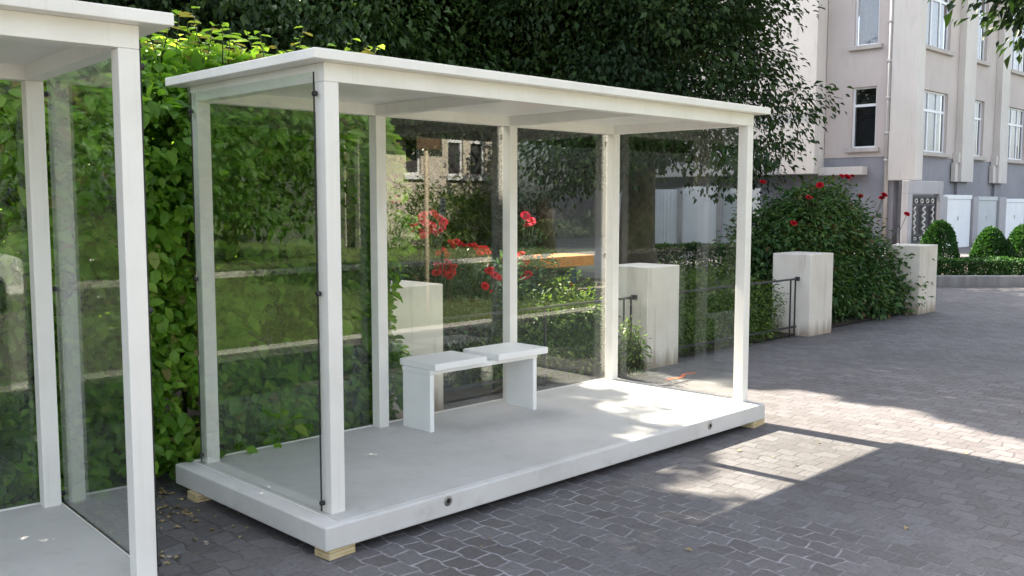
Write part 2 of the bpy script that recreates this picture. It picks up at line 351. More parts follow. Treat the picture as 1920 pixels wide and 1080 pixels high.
def leaves(name, P, D, N, L, Wd, tint, m, parent=None, fold=.25, quad=False):
    """one mesh of leaf blades: P base points, D blade direction, N upper-side normal, L length, Wd width"""
    n = len(P)
    D = D/np.linalg.norm(D, axis=1)[:, None]
    S = np.cross(D, N); S /= (np.linalg.norm(S, axis=1)[:, None]+1e-9); U = np.cross(S, D)
    L = L[:, None]; Wd = Wd[:, None]
    if quad:
        cols = [P, P+D*L*.30+S*Wd*.46+U*Wd*fold, P+D*L*.68+S*Wd*.40+U*(Wd*fold-L*.04), P+D*L-U*L*.14,
                P+D*L*.68-S*Wd*.40+U*(Wd*fold-L*.04), P+D*L*.30-S*Wd*.46+U*Wd*fold]
        V = np.stack(cols, 1).reshape(-1, 3); k = 6
        F = np.array([[0, 1, 2, 3], [0, 3, 4, 5]])
    else:
        cols = [P, P+D*L*.45+S*Wd*.5+U*Wd*fold, P+D*L-U*L*.1, P+D*L*.45-S*Wd*.5+U*Wd*fold]
        V = np.stack(cols, 1).reshape(-1, 3); k = 4
        F = np.array([[0, 1, 2], [0, 2, 3]])
    fs = F.shape[1]
    faces = (np.arange(n)[:, None, None]*k + F[None]).reshape(-1)
    me = bpy.data.meshes.new(name)
    me.vertices.add(len(V)); me.vertices.foreach_set('co', V.astype(np.float32).ravel())
    me.loops.add(len(faces)); me.loops.foreach_set('vertex_index', faces.astype(np.int32))
    nf = n*2; me.polygons.add(nf)
    me.polygons.foreach_set('loop_start', (np.arange(nf)*fs).astype(np.int32))
    me.update(calc_edges=True)
    a = me.attributes.new('tint', 'FLOAT', 'POINT'); a.data.foreach_set('value', np.repeat(np.clip(tint, 0, 1), k).astype(np.float32))
    me.materials.append(m)
    o = bpy.data.objects.new(name, me); COL.objects.link(o)
    if parent: o.parent = parent
    return o
def unit(n):
    v = rng.normal(size=(n, 3)); return v/np.linalg.norm(v, axis=1)[:, None]
def clump_leaves(C, per, spread, flat=.6, outward=None, size=.1, asp=.5, sv=.35):
    """leaves gathered round clump centres C"""
    n = len(C)*per
    ci = np.repeat(np.arange(len(C)), per)
    off = np.clip(rng.normal(size=(n, 3)), -1.7, 1.7)*spread; off[:, 2] *= flat
    P = C[ci]+off
    o = off/ (np.linalg.norm(off, axis=1)[:, None]+1e-6)
    D = o*.8+unit(n)*.6; D[:, 2] -= .45
    if outward is not None: D += outward[ci]*.5
    N = unit(n)*.55; N[:, 2] += 1.0
    if outward is not None: N += outward[ci]*.35
    L = size*(1+rng.normal(0, sv, n)).clip(.45, 1.9)
    tc = rng.normal(.42, .26, len(C))
    return P, D, N, L, L*asp*rng.uniform(.8, 1.2, n), tc[ci]+rng.normal(0, .16, n)
def tree(name, base, c, r, nclump, per, m, label, trunk_r=.25, leaf=.13, spread=.42, group=None, lean=(0, 0), polys=(LIT1, LIT2, LIT3, LIT4), hang=.0, cat='tree', cut=None, zmin=None, asp=.55):
    c = np.array(c, float); r = np.array(r, float)
    t = empty(name, base, 0, label, cat, group)
    b = np.array(base, float)
    u = unit(nclump); rad = rng.random(nclump)**(1/2.6)
    lump = 1+.16*np.sin(u[:, 0]*5+c[0])*np.cos(u[:, 1]*6+c[1])+.12*np.sin(u[:, 2]*9+c[0]*2)
    C = c+u*r*(rad*lump)[:, None]
    if hang: C[:, 2] -= hang*(np.hypot(u[:, 0], u[:, 1])*rad)**2*rng.random(nclump)
    if zmin: C = C[C[:, 2] > zmin]
    if cut is not None: C = C[cut(C)]
    out = (C-c)/r; out /= np.linalg.norm(out, axis=1)[:, None]+1e-6
    P, D, N, L, Wd, ti = clump_leaves(C, per, spread, .55, out, leaf, asp)
    k = sun_gap(P+D/np.linalg.norm(D, axis=1)[:, None]*L[:, None]*.5, polys)
    leaves('crown', P[k]-b, D[k], N[k], L[k], Wd[k], ti[k], m, t)
    # trunk and limbs
    mb = MB(); top = Vector((c[0]-b[0]+lean[0], c[1]-b[1]+lean[1], c[2]-b[2]+r[2]*.45))
    pts = [Vector((0, 0, -.1))]; rs = [trunk_r*1.35]
    for q in range(1, 9):
        f = q/8; pts.append(Vector((top.x*f**1.3, top.y*f**1.3, top.z*f))+Vector((random.uniform(-.06, .06), random.uniform(-.06, .06), 0))); rs.append(trunk_r*(1.05-.8*f))
    mb.tube(pts, rs, 12)
    idx = rng.choice(len(C), min(26, len(C)), replace=False)
    for j in idx:
        e = Vector(C[j]-b); f = random.uniform(.3, .85); s0 = pts[int(f*8)]
        g = np.array(s0)+b
        mid = s0.lerp(e, .5)+Vector((0, 0, .25))
        seg = [s0.lerp(mid, .02), s0.lerp(mid, .5)+Vector((0, 0, .08)), mid, mid.lerp(e, .55), e]
        wp = np.array([np.array(q)+b for q in seg])
        dense = np.concatenate([wp[:-1]+(wp[1:]-wp[:-1])*f_ for f_ in (0, .25, .5, .75)]+[wp[-1:]])
        if not sun_gap(dense, polys, 0.02).all(): continue
        rr = trunk_r*.32*(1-f*.4); mb.tube(seg, [rr, rr*.75, rr*.55, rr*.35, .012], 6)
    mb.build('trunk', M['bark'], t, smooth=True)
    return t
def mound(name, loc, blobs, per_m3, m, label, cat, leaf, asp=.5, stems=True, group=None, parts_name='foliage', quad=False, spread=.07, clump=14, sv=.3):
    """a bush: blobs = (x,y,z,rx,ry,rz) in world coords; clumps of leaves concentrated to the outside"""
    t = empty(name, loc, 0, label, cat, group); b = np.array(loc, float)
    Cs, Os = [], []
    for (x, y, z, rx, ry, rz) in blobs:
        n = max(6, int(per_m3*rx*ry*rz))
        u = unit(n); rad = rng.random(n)**(1/3.4)*(1+rng.normal(0, .07, n))
        Cs.append(np.array((x, y, z))+u*np.array((rx, ry, rz))*rad[:, None]); Os.append(u)
    C = np.concatenate(Cs); O = np.concatenate(Os); k = C[:, 2] > GZ+.02; C, O = C[k], O[k]
    P, D, N, L, Wd, ti = clump_leaves(C, clump, spread, .8, O, leaf, asp, sv)
    k = P[:, 2] > GZ+.01
    leaves(parts_name, P[k]-b, D[k], N[k], L[k], Wd[k], ti[k], m, t, quad=quad)
    if stems:
        mb = MB()
        for j in rng.choice(len(C), min(40, len(C)), replace=False):
            e = Vector(C[j]-b); s0 = Vector((e.x*.35+random.uniform(-.1, .1), e.y*.35+random.uniform(-.05, .05), GZ-b[2]-.02))
            mb.tube([s0, s0.lerp(e, .5)+Vector((random.uniform(-.06, .06), random.uniform(-.06, .06), .05)), e], [.011, .008, .004], 5)
        mb.build('stems', M['stem'], t, smooth=True)
    return t

# ------------------------------------------------------------------ ground
def sheet(name, poly, z, m):
    mb = MB(); f = [mb.bm.verts.new((x, y, z)) for x, y in poly]; mb.bm.faces.new(f)
    bmesh.ops.recalc_face_normals(mb.bm, faces=mb.bm.faces[:])
    o = mb.build(name, m); 
    if o.data.polygons[0].normal.z < 0: o.data.flip_normals()
    return tag(o, kind='structure')
sheet('ground', [(-260, -260), (260, -260), (260, 260), (-260, 260)], GZ-.012, M['soil'])
sheet('paving', [(-40, -3.2), (62, -3.2), (62, 40), (-40, 40)], GZ, M['pavers'])
sheet('garden_bed', [(-14, 2.06), (1.95, 2.06), (1.95, 2.2), (13.0, 2.2), (13.9, 4.5), (13.9, 13.5), (-14, 13.5)], GZ+.02, M['soil'])
sheet('road', [(-60, -13.4), (1.9, -13.4), (1.9, -3.46), (-60, -3.46)], GZ-.004, M['asphalt'])
sheet('lawn', [(2.1, -13.4), (62, -13.4), (62, -3.46), (2.1, -3.46)], GZ+.004, M['lawn'])
mb = MB(); mb.box((1.9, -13.4, GZ-.1), (2.1, -3.46, GZ+.02)); tag(mb.build('kerb', M['kerb'], bevel=.01), kind='structure')
sheet('verge', [(-60, -60), (80, -60), (80, -13.75), (-60, -13.75)], GZ+.05, M['grass'])
mb = MB(); mb.box((-60, -3.46, GZ-.1), (62, -3.2, GZ+.012)); tag(mb.build('kerb', M['kerb'], bevel=.01), kind='structure')
mb = MB(); mb.box((-60, -13.75, GZ-.1), (62, -13.4, GZ+.12)); tag(mb.build('kerb', M['kerb'], bevel=.015), kind='structure')

# ------------------------------------------------------------------ bus shelter
Lx, Wy, S, T = 3.913, 1.399, .083, .121
ML, MF, MR, MBk = .135, .148, .018, .065
H, RT, OL, OF, OR, OB, BD = 2.25, .049, .104, .082, .110, .098, .092
X1, X2 = 1.287, 2.563
def make_shelter():
    t = empty('bus_shelter')
    # concrete base, with lifting sockets
    mb = MB(); mb.box((-ML, -MF, -T), (Lx+MR, Wy+MBk, 0))
    sl = mb.build('floor_slab', M['concrete'], t, bevel=.010, seg=3)
    mb = MB(); mb.box((-.03, -.105, -.002), (Lx+.0, Wy+.006, .003)); mb.build('floor_shade_sheet', M['floor_shade'], sl, bevel=.0015)  # added darker sheet; shade of the floor under the roof put into its colour
    mb = MB()
    for a, b in (((-.045, -.02, .0004), (-.038, Wy+.02, .007)), ((Lx+.004, -.02, .0004), (Lx+.011, Wy+.02, .007)), ((-.03, Wy+.008, .0004), (Lx, Wy+.036, .010))): mb.box(a, b)
    mb.build('glazing_channel', M['paint'], sl, bevel=.002)
    for x, z in ((.645, -.038), (3.16, -.045)):
        mb = MB(); mb.lathe([(.017, 0), (.029, -.0035), (.029, -.006), (.019, -.009)], (x, -MF+.004, z), 20, 'y')
        so_ = mb.build('lifting_socket', M['steel'], sl, smooth=False)
        mb = MB(); mb.lathe([(.0135, -.0075), (.0135, -.0102)], (x, -MF+.004, z), 20, 'y'); mb.build('socket_hole', M['hole'], sl)
    for x, y in ((0, 0), (Lx-S, 0), (0, Wy-S), (Lx-S, Wy-S), (X1, Wy-S), (X2, Wy-S)):
        mb = MB(); mb.box((x, y, .0), (x+S, y+S, H-BD if (x, y) not in ((0, 0), (Lx-S, 0)) else H-BD)); mb.build('post', M['paint'], t, bevel=.004)
    # beams: front/back run through, sides and cross beams butt between
    def beam(a, b): mb = MB(); mb.box(a, b); mb.build('beam', M['paint'], t, bevel=.003)
    beam((0, 0, H-BD+.0005), (Lx, S, H-.0005)); beam((0, Wy-S, H-BD+.0005), (Lx, Wy, H-.0005))
    for x in (.001, X1, X2, Lx-S-.001): beam((x, S+.0005, H-BD+.001), (x+S, Wy-S-.0005, H-.0005))
    mb = MB(); mb.box((S+.002, S+.002, H-.018), (Lx-S-.002, Wy-S-.002, H-.002))
    # ceiling sheets between the cross beams
    mb.bm.free()
    for a, b in ((S, X1), (X1+S, X2), (X2+S, Lx-S)):
        mb = MB(); mb.box((a+.002, S+.002, H-.02), (b-.002, Wy-S-.002, H-.002)); mb.build('ceiling_panel', M['ceiling'], t)
    mb = MB(); mb.box((-OL, -OF, H), (Lx+OR, Wy+OB, H+RT)); mb.build('roof', M['paint'], t, bevel=.004)
    # glazing outside the posts
    gz0, gz1 = .012, H-.045
    def pane(a, b, clips, seam):
        mb = MB(); mb.box(a, b); g = mb.build('glass_panel', M['glass'], t)
        for (x, y, z, ax) in clips:
            mb = MB(); mb.lathe([(.008, -.013), (.0135, -.009), (.0135, .009), (.008, .013)], (x, y, z), 12, ax); mb.build('clip', M['rubber'], g, smooth=True)
        for a2, b2 in seam:
            mb = MB(); mb.box(a2, b2); mb.build('gasket', M['rubber'], g)
    zs = (.055, 1.12, H-.15)
    g0, g1 = -.026, -.018
    pane((g0, .062, gz0), (g1, Wy-.058, gz1), [(g0+.004, y, z, 'x') for y in (.052, Wy-.05) for z in zs], [((g0+.001, .056, gz0), (g1-.001, .0618, gz1)), ((g0+.001, Wy-.0578, gz0), (g1-.001, Wy-.052, gz1))])
    h0, h1 = Lx+.018, Lx+.026
    pane((h0, .062, gz0), (h1, Wy-.058, gz1), [(h0+.004, y, z, 'x') for y in (.052, Wy-.05) for z in zs], [((h0+.001, .056, gz0), (h1-.001, .0618, gz1))])
    k0, k1 = Wy+.018, Wy+.026
    for a, b in ((.045, X1+S/2-.006), (X1+S/2+.006, X2+S/2-.006), (X2+S/2+.006, Lx-.045)):
        pane((a, k0, gz0), (b, k1, gz1), [(x, k0+.004, z, 'y') for x in (a-.004, b+.004) for z in zs], [((a, k0+.001, gz1), (b, k1-.001, gz1+.012)), ((a, k0+.001, gz0-.011), (b, k1-.001, gz0))])
    return t
sh = make_shelter()
tag(sh, 'whole white glazed bus shelter standing in the middle with a bench inside', 'bus shelter', 'identical white bus shelters')
s2 = copy_tree(sh)
A2 = -0.0645
s2.rotation_euler = (0, 0, A2)
off = Vector((-1.0081, -0.2307, 0.012)) - Matrix.Rotation(A2, 3, 'Z') @ Vector((Lx, 0, 0))
s2.location = off
tag(s2, 'white glazed bus shelter cut off by the left edge, only its right end showing', 'bus shelter')
# plywood packers under the slabs
def packer(x, y, rz, label, base=Vector((0, 0, 0)), w_=.16, d_=.12, ztop=-T-.0005):
    t = empty('timber_packer', (x, y, GZ), rz, label, 'packing block', 'plywood packers under the shelter slabs')
    h = ztop-GZ; n = 3
    for k in range(n):
        mb = MB(); dx = random.uniform(-.004, .004)
        mb.box((-w_/2+dx, -d_/2+dx, h*k/n+.0008), (w_/2+dx, d_/2+dx, h*(k+1)/n-.0008)); mb.build('board', M['wood'], t, bevel=.0015)
packer(-.035, -.075, R(4), 'pale plywood packer under the near front corner of the middle shelter')
packer(-.07, 1.22, R(-3), 'pale plywood packer under the rear left corner of the middle shelter, by the hedge')
packer(3.86, -.075, R(6), 'pale plywood packer under the sunlit right corner of the middle shelter', w_=.2)
q = s2.matrix_basis @ Vector((Lx-.1, -.08, 0))

# bench
t = empty('bench', (1.98, 1.1, 0), 0, 'small white bench with two separate seat slabs inside the middle shelter', 'bench')
for x0, x1 in ((-.517, -.035), (.08, .60)):
    mb = MB(); mb.box((x0, -.18, .4305), (x1, .21, .479)); mb.build('seat', M['bench'], t, bevel=.006)
mb = MB(); mb.box((-.529, -.134, .399), (.531, .17, .430)); mb.build('frame', M['bench'], t, bevel=.004)
for x0 in (-.527, .487):
    mb = MB(); mb.box((x0, -.132, 0), (x0+.038, .165, .3985)); l_ = mb.build('leg', M['bench'], t, bevel=.004)

# ------------------------------------------------------------------ pillars, railings
PX = (1.93, 5.27, 8.72, 12.18)
PL = ('between the hedge and the red roses, just behind the bench', 'behind the right rear post of the shelter with a stripe of sun on its side', 'right of the shelter with a railing running up to it', 'farthest right, half hidden by the rose bush')
PW = (.55, .56, .62, .68)
for i, x in enumerate(PX):
    mb = MB(); mb.box((0, 0, -.05), (PW[i], .55, 1.07+GZ*0)); o = mb.build('pillar', M['render_w'], bevel=.012, seg=3)
    o.location = (x, 2.02, GZ)
    tag(o, 'square cream rendered pillar '+PL[i], 'pillar', 'rendered pillars along the garden edge')
def railing(x0, x1, label):
    t = empty('railing', ((x0+x1)/2, 2.16, GZ), 0, label, 'railing', 'dark railings between the pillars'); cx = (x0+x1)/2
    mb = MB(); mb.box((x0-cx, -.016, .742), (x1-cx, .016, .764)); mb.build('top_rail', M['rail'], t, bevel=.003)
    mb = MB(); mb.box((x0-cx, -.012, .12), (x1-cx, .012, .145)); mb.build('bottom_rail', M['rail'], t)
    for x in (x0+.02, cx, x1-.15, x1-.03):
        mb = MB(); mb.box((x-cx-.008, -.008, -.02), (x-cx+.008, .008, .7415)); mb.build('upright', M['rail'], t)
    mb = MB(); mb.box((x1-cx+.001, -.028, .728), (x1-cx+.04, .028, .778)); mb.build('end_bracket', M['rail'], t, bevel=.004)
railing(2.52, 5.2, 'dark metal railing between the bench pillar and the sun-striped pillar')
railing(5.88, 8.62, 'dark metal railing in front of pale shrubs, ending at the pillar right of the shelter')

# ------------------------------------------------------------------ leafy hedge at the left
def hedge(name, x0, x1, y0, y1, zt, n, label):
    t = empty(name, ((x0+x1)/2, (y0+y1)/2, GZ), 0, label, 'hedge'); b = np.array(t.location)
    W_, D_, H_ = x1-x0, y1-y0, zt-GZ
    P, Nn = [], []
    af, at, ae = W_*H_*1.0, W_*D_*1.5, D_*H_
    for (ar, kind) in ((af, 'f'), (at, 't'), (ae, 'r'), (ae, 'l'), (af*.35, 'b'), (af*.9, 'm')):
        m_ = int(n*ar/(af*1.35+at+2*ae)); a, c = rng.random(m_), rng.random(m_)
        dep = np.abs(rng.normal(0, .2, m_))
        if kind == 'f': p = np.stack([x0+a*W_, y0+dep, GZ+.06+c*H_], 1); nn = (0, -1, .35)
        if kind == 'b': p = np.stack([x0+a*W_, y1-dep, GZ+c*H_], 1); nn = (0, 1, .35)
        if kind == 'm': p = np.stack([x0+a*W_, y0+.2+dep*2, GZ+c*(H_-.25)], 1); nn = (0, -.6, .6)
        if kind == 't': p = np.stack([x0+a*W_, y0+c*D_, zt-dep], 1); nn = (0, -.3, 1)
        if kind == 'r': p = np.stack([x1-dep, y0+a*D_, GZ+c*H_], 1); nn = (1, 0, .35)
        if kind == 'l': p = np.stack([x0+dep, y0+a*D_, GZ+c*H_], 1); nn = (-1, 0, .35)
        P.append(p); Nn.append(np.tile(np.array(nn, float), (m_, 1)))
    P = np.concatenate(P); Nn = np.concatenate(Nn)
    # lumpy face: bulges and hollows
    s_ = np.sin(P[:, 0]*3.1+P[:, 2]*1.7)*np.sin(P[:, 2]*2.9+P[:, 0]*1.3+1)*.14+np.sin(P[:, 0]*7.3+2)*np.sin(P[:, 2]*6.1)*.07
    P += Nn*s_[:, None]
    # rounded shoulder, raised and ragged top
    hz = np.clip((P[:, 2]-(zt-.8))/.8, 0, 1.3); P[:, 1] += np.where(P[:, 1] < (y0+y1)/2, hz**2*.5, 0)
    # holes: hollows where the dark inside shows
    hole = np.sin(P[:, 0]*4.7+1.3*np.sin(P[:, 2]*2.2))*np.sin(P[:, 2]*5.3+1.1*np.sin(P[:, 0]*3))
    k = ~((hole > .58) & (P[:, 2] < zt-.5) & (rng.random(len(P)) < .88)); P, Nn = P[k], Nn[k]
    m_ = len(P)
    D = Nn*.55+unit(m_)*.6; D[:, 2] -= .55
    N = Nn*.75+unit(m_)*.38; N[:, 2] += .55
    L = .080*(1+rng.normal(0, .38, m_)).clip(.35, 2.0)
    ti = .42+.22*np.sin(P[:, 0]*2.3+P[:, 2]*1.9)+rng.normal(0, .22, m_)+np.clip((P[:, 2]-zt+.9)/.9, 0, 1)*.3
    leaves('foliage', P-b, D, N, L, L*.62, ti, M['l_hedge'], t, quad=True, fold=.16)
    # young shoots standing proud at top
    ns = int(W_*26); sx_ = rng.uniform(x0, x1, ns); sy_ = rng.uniform(y0+.15, y1, ns)
    PP, DD, NN = [], [], []; mb = MB()
    for i in range(ns):
        h = random.uniform(.08, .24); dx, dy = random.uniform(-.12, .12), random.uniform(-.16, .06)
        mb.tube([(sx_[i]-b[0], sy_[i]-b[1], zt-.12-b[2]), (sx_[i]+dx-b[0], sy_[i]+dy-b[1], zt+h-b[2])], [.005, .002], 4)
        for j in range(9):
            f = .15+.85*j/8
            PP.append((sx_[i]+dx*f, sy_[i]+dy*f, zt-.12+(h+.12)*f)); a = j*2.4+i
            DD.append((math.cos(a), math.sin(a), .12-.2*random.random())); NN.append((random.uniform(-.3, .3), random.uniform(-.5, .1), 1))
    n_ = len(PP); L = .088*(1+rng.normal(0, .25, n_)).clip(.5, 1.6)
    leaves('shoot_leaves', np.array(PP)-b, np.array(DD, float), np.array(NN, float), L, L*.55, rng.normal(.88, .12, n_), M['l_hedge'], t, quad=True, fold=.14)
    for i in range(60):
        x, y = random.uniform(x0+.1, x1-.1)-b[0], random.uniform(y0+.3, y1-.2)-b[1]
        mb.tube([(x, y, -.05), (x+random.uniform(-.1, .1), y+random.uniform(-.1, .1), 1.2), (x+random.uniform(-.3, .3), y+random.uniform(-.2, .2), zt-.25-b[2])], [.018, .013, .006], 5)
    mb.build('stems', M['stem'], t, smooth=True)
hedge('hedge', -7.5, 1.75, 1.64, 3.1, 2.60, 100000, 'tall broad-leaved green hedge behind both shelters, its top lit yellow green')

# low sprig creeping over the slab edge
mound('ground_creeper', (.62, 1.5, GZ), [(.62, 1.47, .03, .22, .07, .14), (.3, 1.53, .02, .3, .06, .12), (-.1, 1.55, 0, .3, .06, .14)], 4200, M['l_hedge'], 'low leafy sprigs spilling over the rear edge of the slab', 'plant', .085, .62, stems=False, quad=True, clump=6, spread=.06)

# ------------------------------------------------------------------ roses and shrubs in the bed
def bloom_mesh(seed, m):
    r_ = random.Random(seed); bm = bmesh.new()
    for ring, (n, rad, h, tilt, sz) in enumerate(((4, .06, .70, .10, .55), (5, .20, .62, .30, .72), (7, .38, .48, .55, .9), (8, .56, .28, .85, 1.0), (9, .70, .02, 1.15, 1.0))):
        for k in range(n):
            a = 2*math.pi*(k+.5*(ring % 2))/n+r_.uniform(-.2, .2); ca, sa = math.cos(a), math.sin(a)
            vs = []
            for j, (v, wd) in enumerate(((0, .25), (.4, .5), (.8, .48), (1.0, .28))):
                t_ = tilt*(.35+.65*v); rr = rad*.35+math.sin(t_)*v*sz*.75; zz = h*.4+math.cos(t_)*v*sz*.62-.1
                for sgn in (-1, 1):
                    w_ = wd*sz*.62*sgn; cup = -.12*abs(sgn)*v
                    vs.append(bm.verts.new(((rr+cup)*ca-w_*sa, (rr+cup)*sa+w_*ca, zz+r_.uniform(-.03, .03))))
            for j in range(3): bm.faces.new([vs[2*j], vs[2*j+1], vs[2*j+3], vs[2*j+2]])
    me = bpy.data.meshes.new('rose_bloom'); bm.to_mesh(me); bm.free(); me.materials.append(m)
    for p in me.polygons: p.use_smooth = True
    return me
BL = [bloom_mesh(i, M['petal']) for i in range(3)]+[bloom_mesh(i+9, M['petal2']) for i in range(3)]
def blooms(t, spots, y, kinds=(0, 1, 2)):
    b = t.location; mb = MB()
    for (u, v, rpx) in spots:
        yy = y+random.uniform(-.08, .08); p = ray(u, v, y=yy); d = (p-EYE).length
        o = bpy.data.objects.new('rose_bloom', BL[random.choice(kinds)]); COL.objects.link(o); o.parent = t
        o.location = p-b; s_ = rpx*.98*d/FPX; o.scale = (s_, s_, s_*.9)
        o.rotation_euler = (random.uniform(.2, 1.0), random.uniform(-.4, .4)-.3, random.uniform(-.6, .6))
        q_ = p-b; sb = MB(); sb.tube([(q_.x*.8, q_.y*.8+.1, q_.z-.55), (q_.x*.95, q_.y+.04, q_.z-.25), q_-Vector((0, 0, .01))], [.006, .005, .004], 5); sb.build('flower_stem', M['stem'], t, smooth=True)
    mb.bm.free()
t1 = mound('rose_bush', (3.1, 2.95, GZ), [(2.75, 2.95, .45, .62, .45, .62), (3.45, 3.0, .40, .6, .45, .60), (2.35, 3.0, .85, .42, .35, .45), (3.05, 3.05, .78, .5, .4, .42), (3.85, 2.9, .55, .42, .35, .45), (2.4, 3.1, 1.2, .22, .2, .38)], 1700, M['l_rose'], 'rose bush with big red blooms behind the bench and its pillar', 'rose bush', .052, .62, group='red rose bushes in the bed', clump=12, spread=.075)
clus = [(768, 430, 11), (795, 403, 11), (812, 400, 10), (780, 423, 12), (800, 420, 12), (832, 416, 11), (824, 434, 10), (793, 442, 10), (764, 422, 9), (772, 425, 13), (790, 412, 14), (808, 425, 14), (822, 410, 13), (800, 436, 12), (785, 432, 12), (815, 437, 11), (828, 424, 12), (775, 416, 10)]
blooms(t1, clus, 2.75, (3, 4, 5))
blooms(t1, [(740, 372, 9), (735, 378, 7), (748, 376, 7)], 2.95, (3, 4, 5))
blooms(t1, [(818, 512, 12), (850, 502, 12), (838, 493, 12), (843, 518, 10), (862, 458, 9), (848, 463, 9), (888, 460, 9), (910, 468, 10), (899, 476, 9), (845, 455, 9), (920, 506, 9), (835, 505, 17), (822, 500, 14), (845, 510, 13), (828, 514, 12), (855, 455, 11), (868, 461, 10), (881, 462, 9), (903, 470, 13), (893, 466, 10), (915, 474, 8), (832, 470, 9), (822, 475, 8), (840, 478, 8), (915, 509, 10), (927, 517, 11), (935, 521, 8), (909, 537, 11), (918, 545, 7)], 2.62)
t2 = mound('rose_bush', (4.75, 3.2, GZ), [(4.6, 3.2, .5, .42, .35, .5), (4.95, 3.35, .85, .25, .25, .42), (4.4, 3.2, .35, .4, .35, .4)], 1900, M['l_rose'], 'smaller rose bush seen beside the orange bench, blooms at its left edge', 'rose bush', .052, .62, group='red rose bushes in the bed', clump=12, spread=.075)
blooms(t2, [(985, 405, 12), (995, 414, 12), (988, 424, 10), (1000, 420, 8)], 3.3, (3, 4, 5)); blooms(t2, [(977, 478, 11), (985, 490, 11), (990, 516, 12), (981, 523, 9), (1073, 536, 7), (1068, 545, 6)], 3.05)
# big rose between the two right-hand pillars
t3 = mound('rose_bush', (10.6, 2.9, GZ), [(10.2, 3.0, .75, .9, .6, .95), (11.1, 3.0, .75, .95, .6, 1.05), (10.7, 3.1, 1.25, .85, .5, .6), (9.75, 3.3, .85, .6, .5, .75), (11.7, 2.8, .45, .7, .5, .7), (12.2, 2.5, .12, .5, .4, .35), (11.2, 2.45, .15, 1.0, .35, .4), (10.0, 2.6, .3, .6, .35, .5), (11.35, 3.2, 1.45, .4, .35, .4), (12.3, 2.55, .35, .5, .4, .5)], 1150, M['l_rosed'], 'large sprawling rose bush with scattered red blooms between the two right-hand pillars', 'rose bush', .075, .6, group='red rose bushes in the bed', clump=13, spread=.10)
blooms(t3, [(1430, 343, 10), (1537, 348, 9), (1588, 333, 10), (1578, 331, 7), (1598, 331, 7), (1517, 371, 8), (1613, 369, 9), (1657, 367, 10), (1653, 372, 7), (1488, 420, 9), (1562, 428, 9), (1700, 402, 7)], 2.7)
# pale shrubs behind the railings
mound('shrub', (6.9, 2.75, GZ), [(6.3, 2.7, .2, .5, .4, .45), (6.95, 2.8, .28, .55, .4, .52), (7.6, 2.75, .28, .55, .4, .5), (8.2, 2.6, .2, .45, .35, .42), (6.6, 2.5, -.02, .6, .3, .2), (7.8, 2.45, -.02, .6, .28, .2)], 3600, M['l_shrub'], 'pale green fine-leaved shrub behind the railing right of the shelter', 'shrub', .045, .45, group='low shrubs behind the railings', clump=14, spread=.075)
mound('shrub', (4.2, 2.6, GZ), [(3.5, 2.55, .05, .5, .35, .25), (4.1, 2.6, .22, .45, .35, .42), (4.7, 2.6, .3, .42, .35, .45), (4.5, 2.4, .02, .5, .25, .22), (5.0, 2.9, .45, .3, .3, .32)], 3200, M['l_shrub'], 'yellow-green low shrub behind the rear glass between bench pillar and sun-striped pillar', 'shrub', .045, .5, group='low shrubs behind the railings', clump=14, spread=.075)
mound('shrub', (4.98, 1.9, GZ), [(4.86, 1.92, .06, .13, .15, .28), (4.82, 1.9, .28, .09, .1, .14)], 9000, M['l_shrub'], 'small tuft of green growing against the foot of the sun-striped pillar', 'shrub', .05, .45, group='low shrubs behind the railings', clump=10, spread=.05)
# low clipped hedge beyond
def boxhedge(name, p0, p1, wd, h, n, leaf, label, m=None, group=None, z0=GZ):
    p0, p1 = np.array(p0, float), np.array(p1, float); d = p1-p0; ln = np.linalg.norm(d); d /= ln; nn = np.array((-d[1], d[0]))
    mid = (p0+p1)/2; t = empty(name, (mid[0], mid[1], z0), 0, label, 'hedge', group)
    m_ = n; s_ = rng.random(m_)*ln; side = rng.random(m_); a = rng.random(m_); dep = np.abs(rng.normal(0, .035, m_))
    per = 2*h+wd; u = side*per
    off_ = np.where(u < h, -wd/2+dep, np.where(u < h+wd, u-h-wd/2, wd/2-dep)); z = np.where(u < h, u, np.where(u < h+wd, h-dep, per-u))
    nv = np.where((u < h)[:, None], np.array((-nn[0], -nn[1], .3)), np.where((u < h+wd)[:, None], np.array((0, 0, 1.)), np.array((nn[0], nn[1], .3))))
    P = np.stack([p0[0]+d[0]*s_+nn[0]*off_, p0[1]+d[1]*s_+nn[1]*off_, z0+z], 1)
    P += nv*(np.sin(s_*7)*np.sin(z*9+s_*3)*.03)[:, None]
    D = nv+unit(m_)*.9; N = nv*.6+unit(m_)*.5; N[:, 2] += .4
    L = leaf*(1+rng.normal(0, .3, m_)).clip(.5, 1.8)
    leaves('foliage', P-np.array(t.location), D, N, L, L*.6, .45+rng.normal(0, .2, m_)+.15*np.sin(s_*3), m or M['l_box'], t)
    mb = MB(); e = .09; a_, b_ = p0-mid, p1-mid
    q_ = [a_+d*e-nn*(wd/2-e), b_-d*e-nn*(wd/2-e), b_-d*e+nn*(wd/2-e), a_+d*e+nn*(wd/2-e)]
    for k in range(max(3, int(ln*2))):
        c_ = a_+d*random.uniform(.1, ln-.1)+nn*random.uniform(-wd/3, wd/3); mb.tube([(c_[0], c_[1], -.03), (c_[0]+random.uniform(-.05, .05), c_[1], h*.5), (c_[0]+random.uniform(-.1, .1), c_[1]+random.uniform(-.1, .1), h*.92)], [.02, .014, .006], 5)
    mb.build('stems', M['stem'], t)
    return t
boxhedge('low_hedge', (14.4, 9.6), (17.2, 6.2), .8, .75, 14000, .07, 'low dark clipped hedge in front of the white fence')
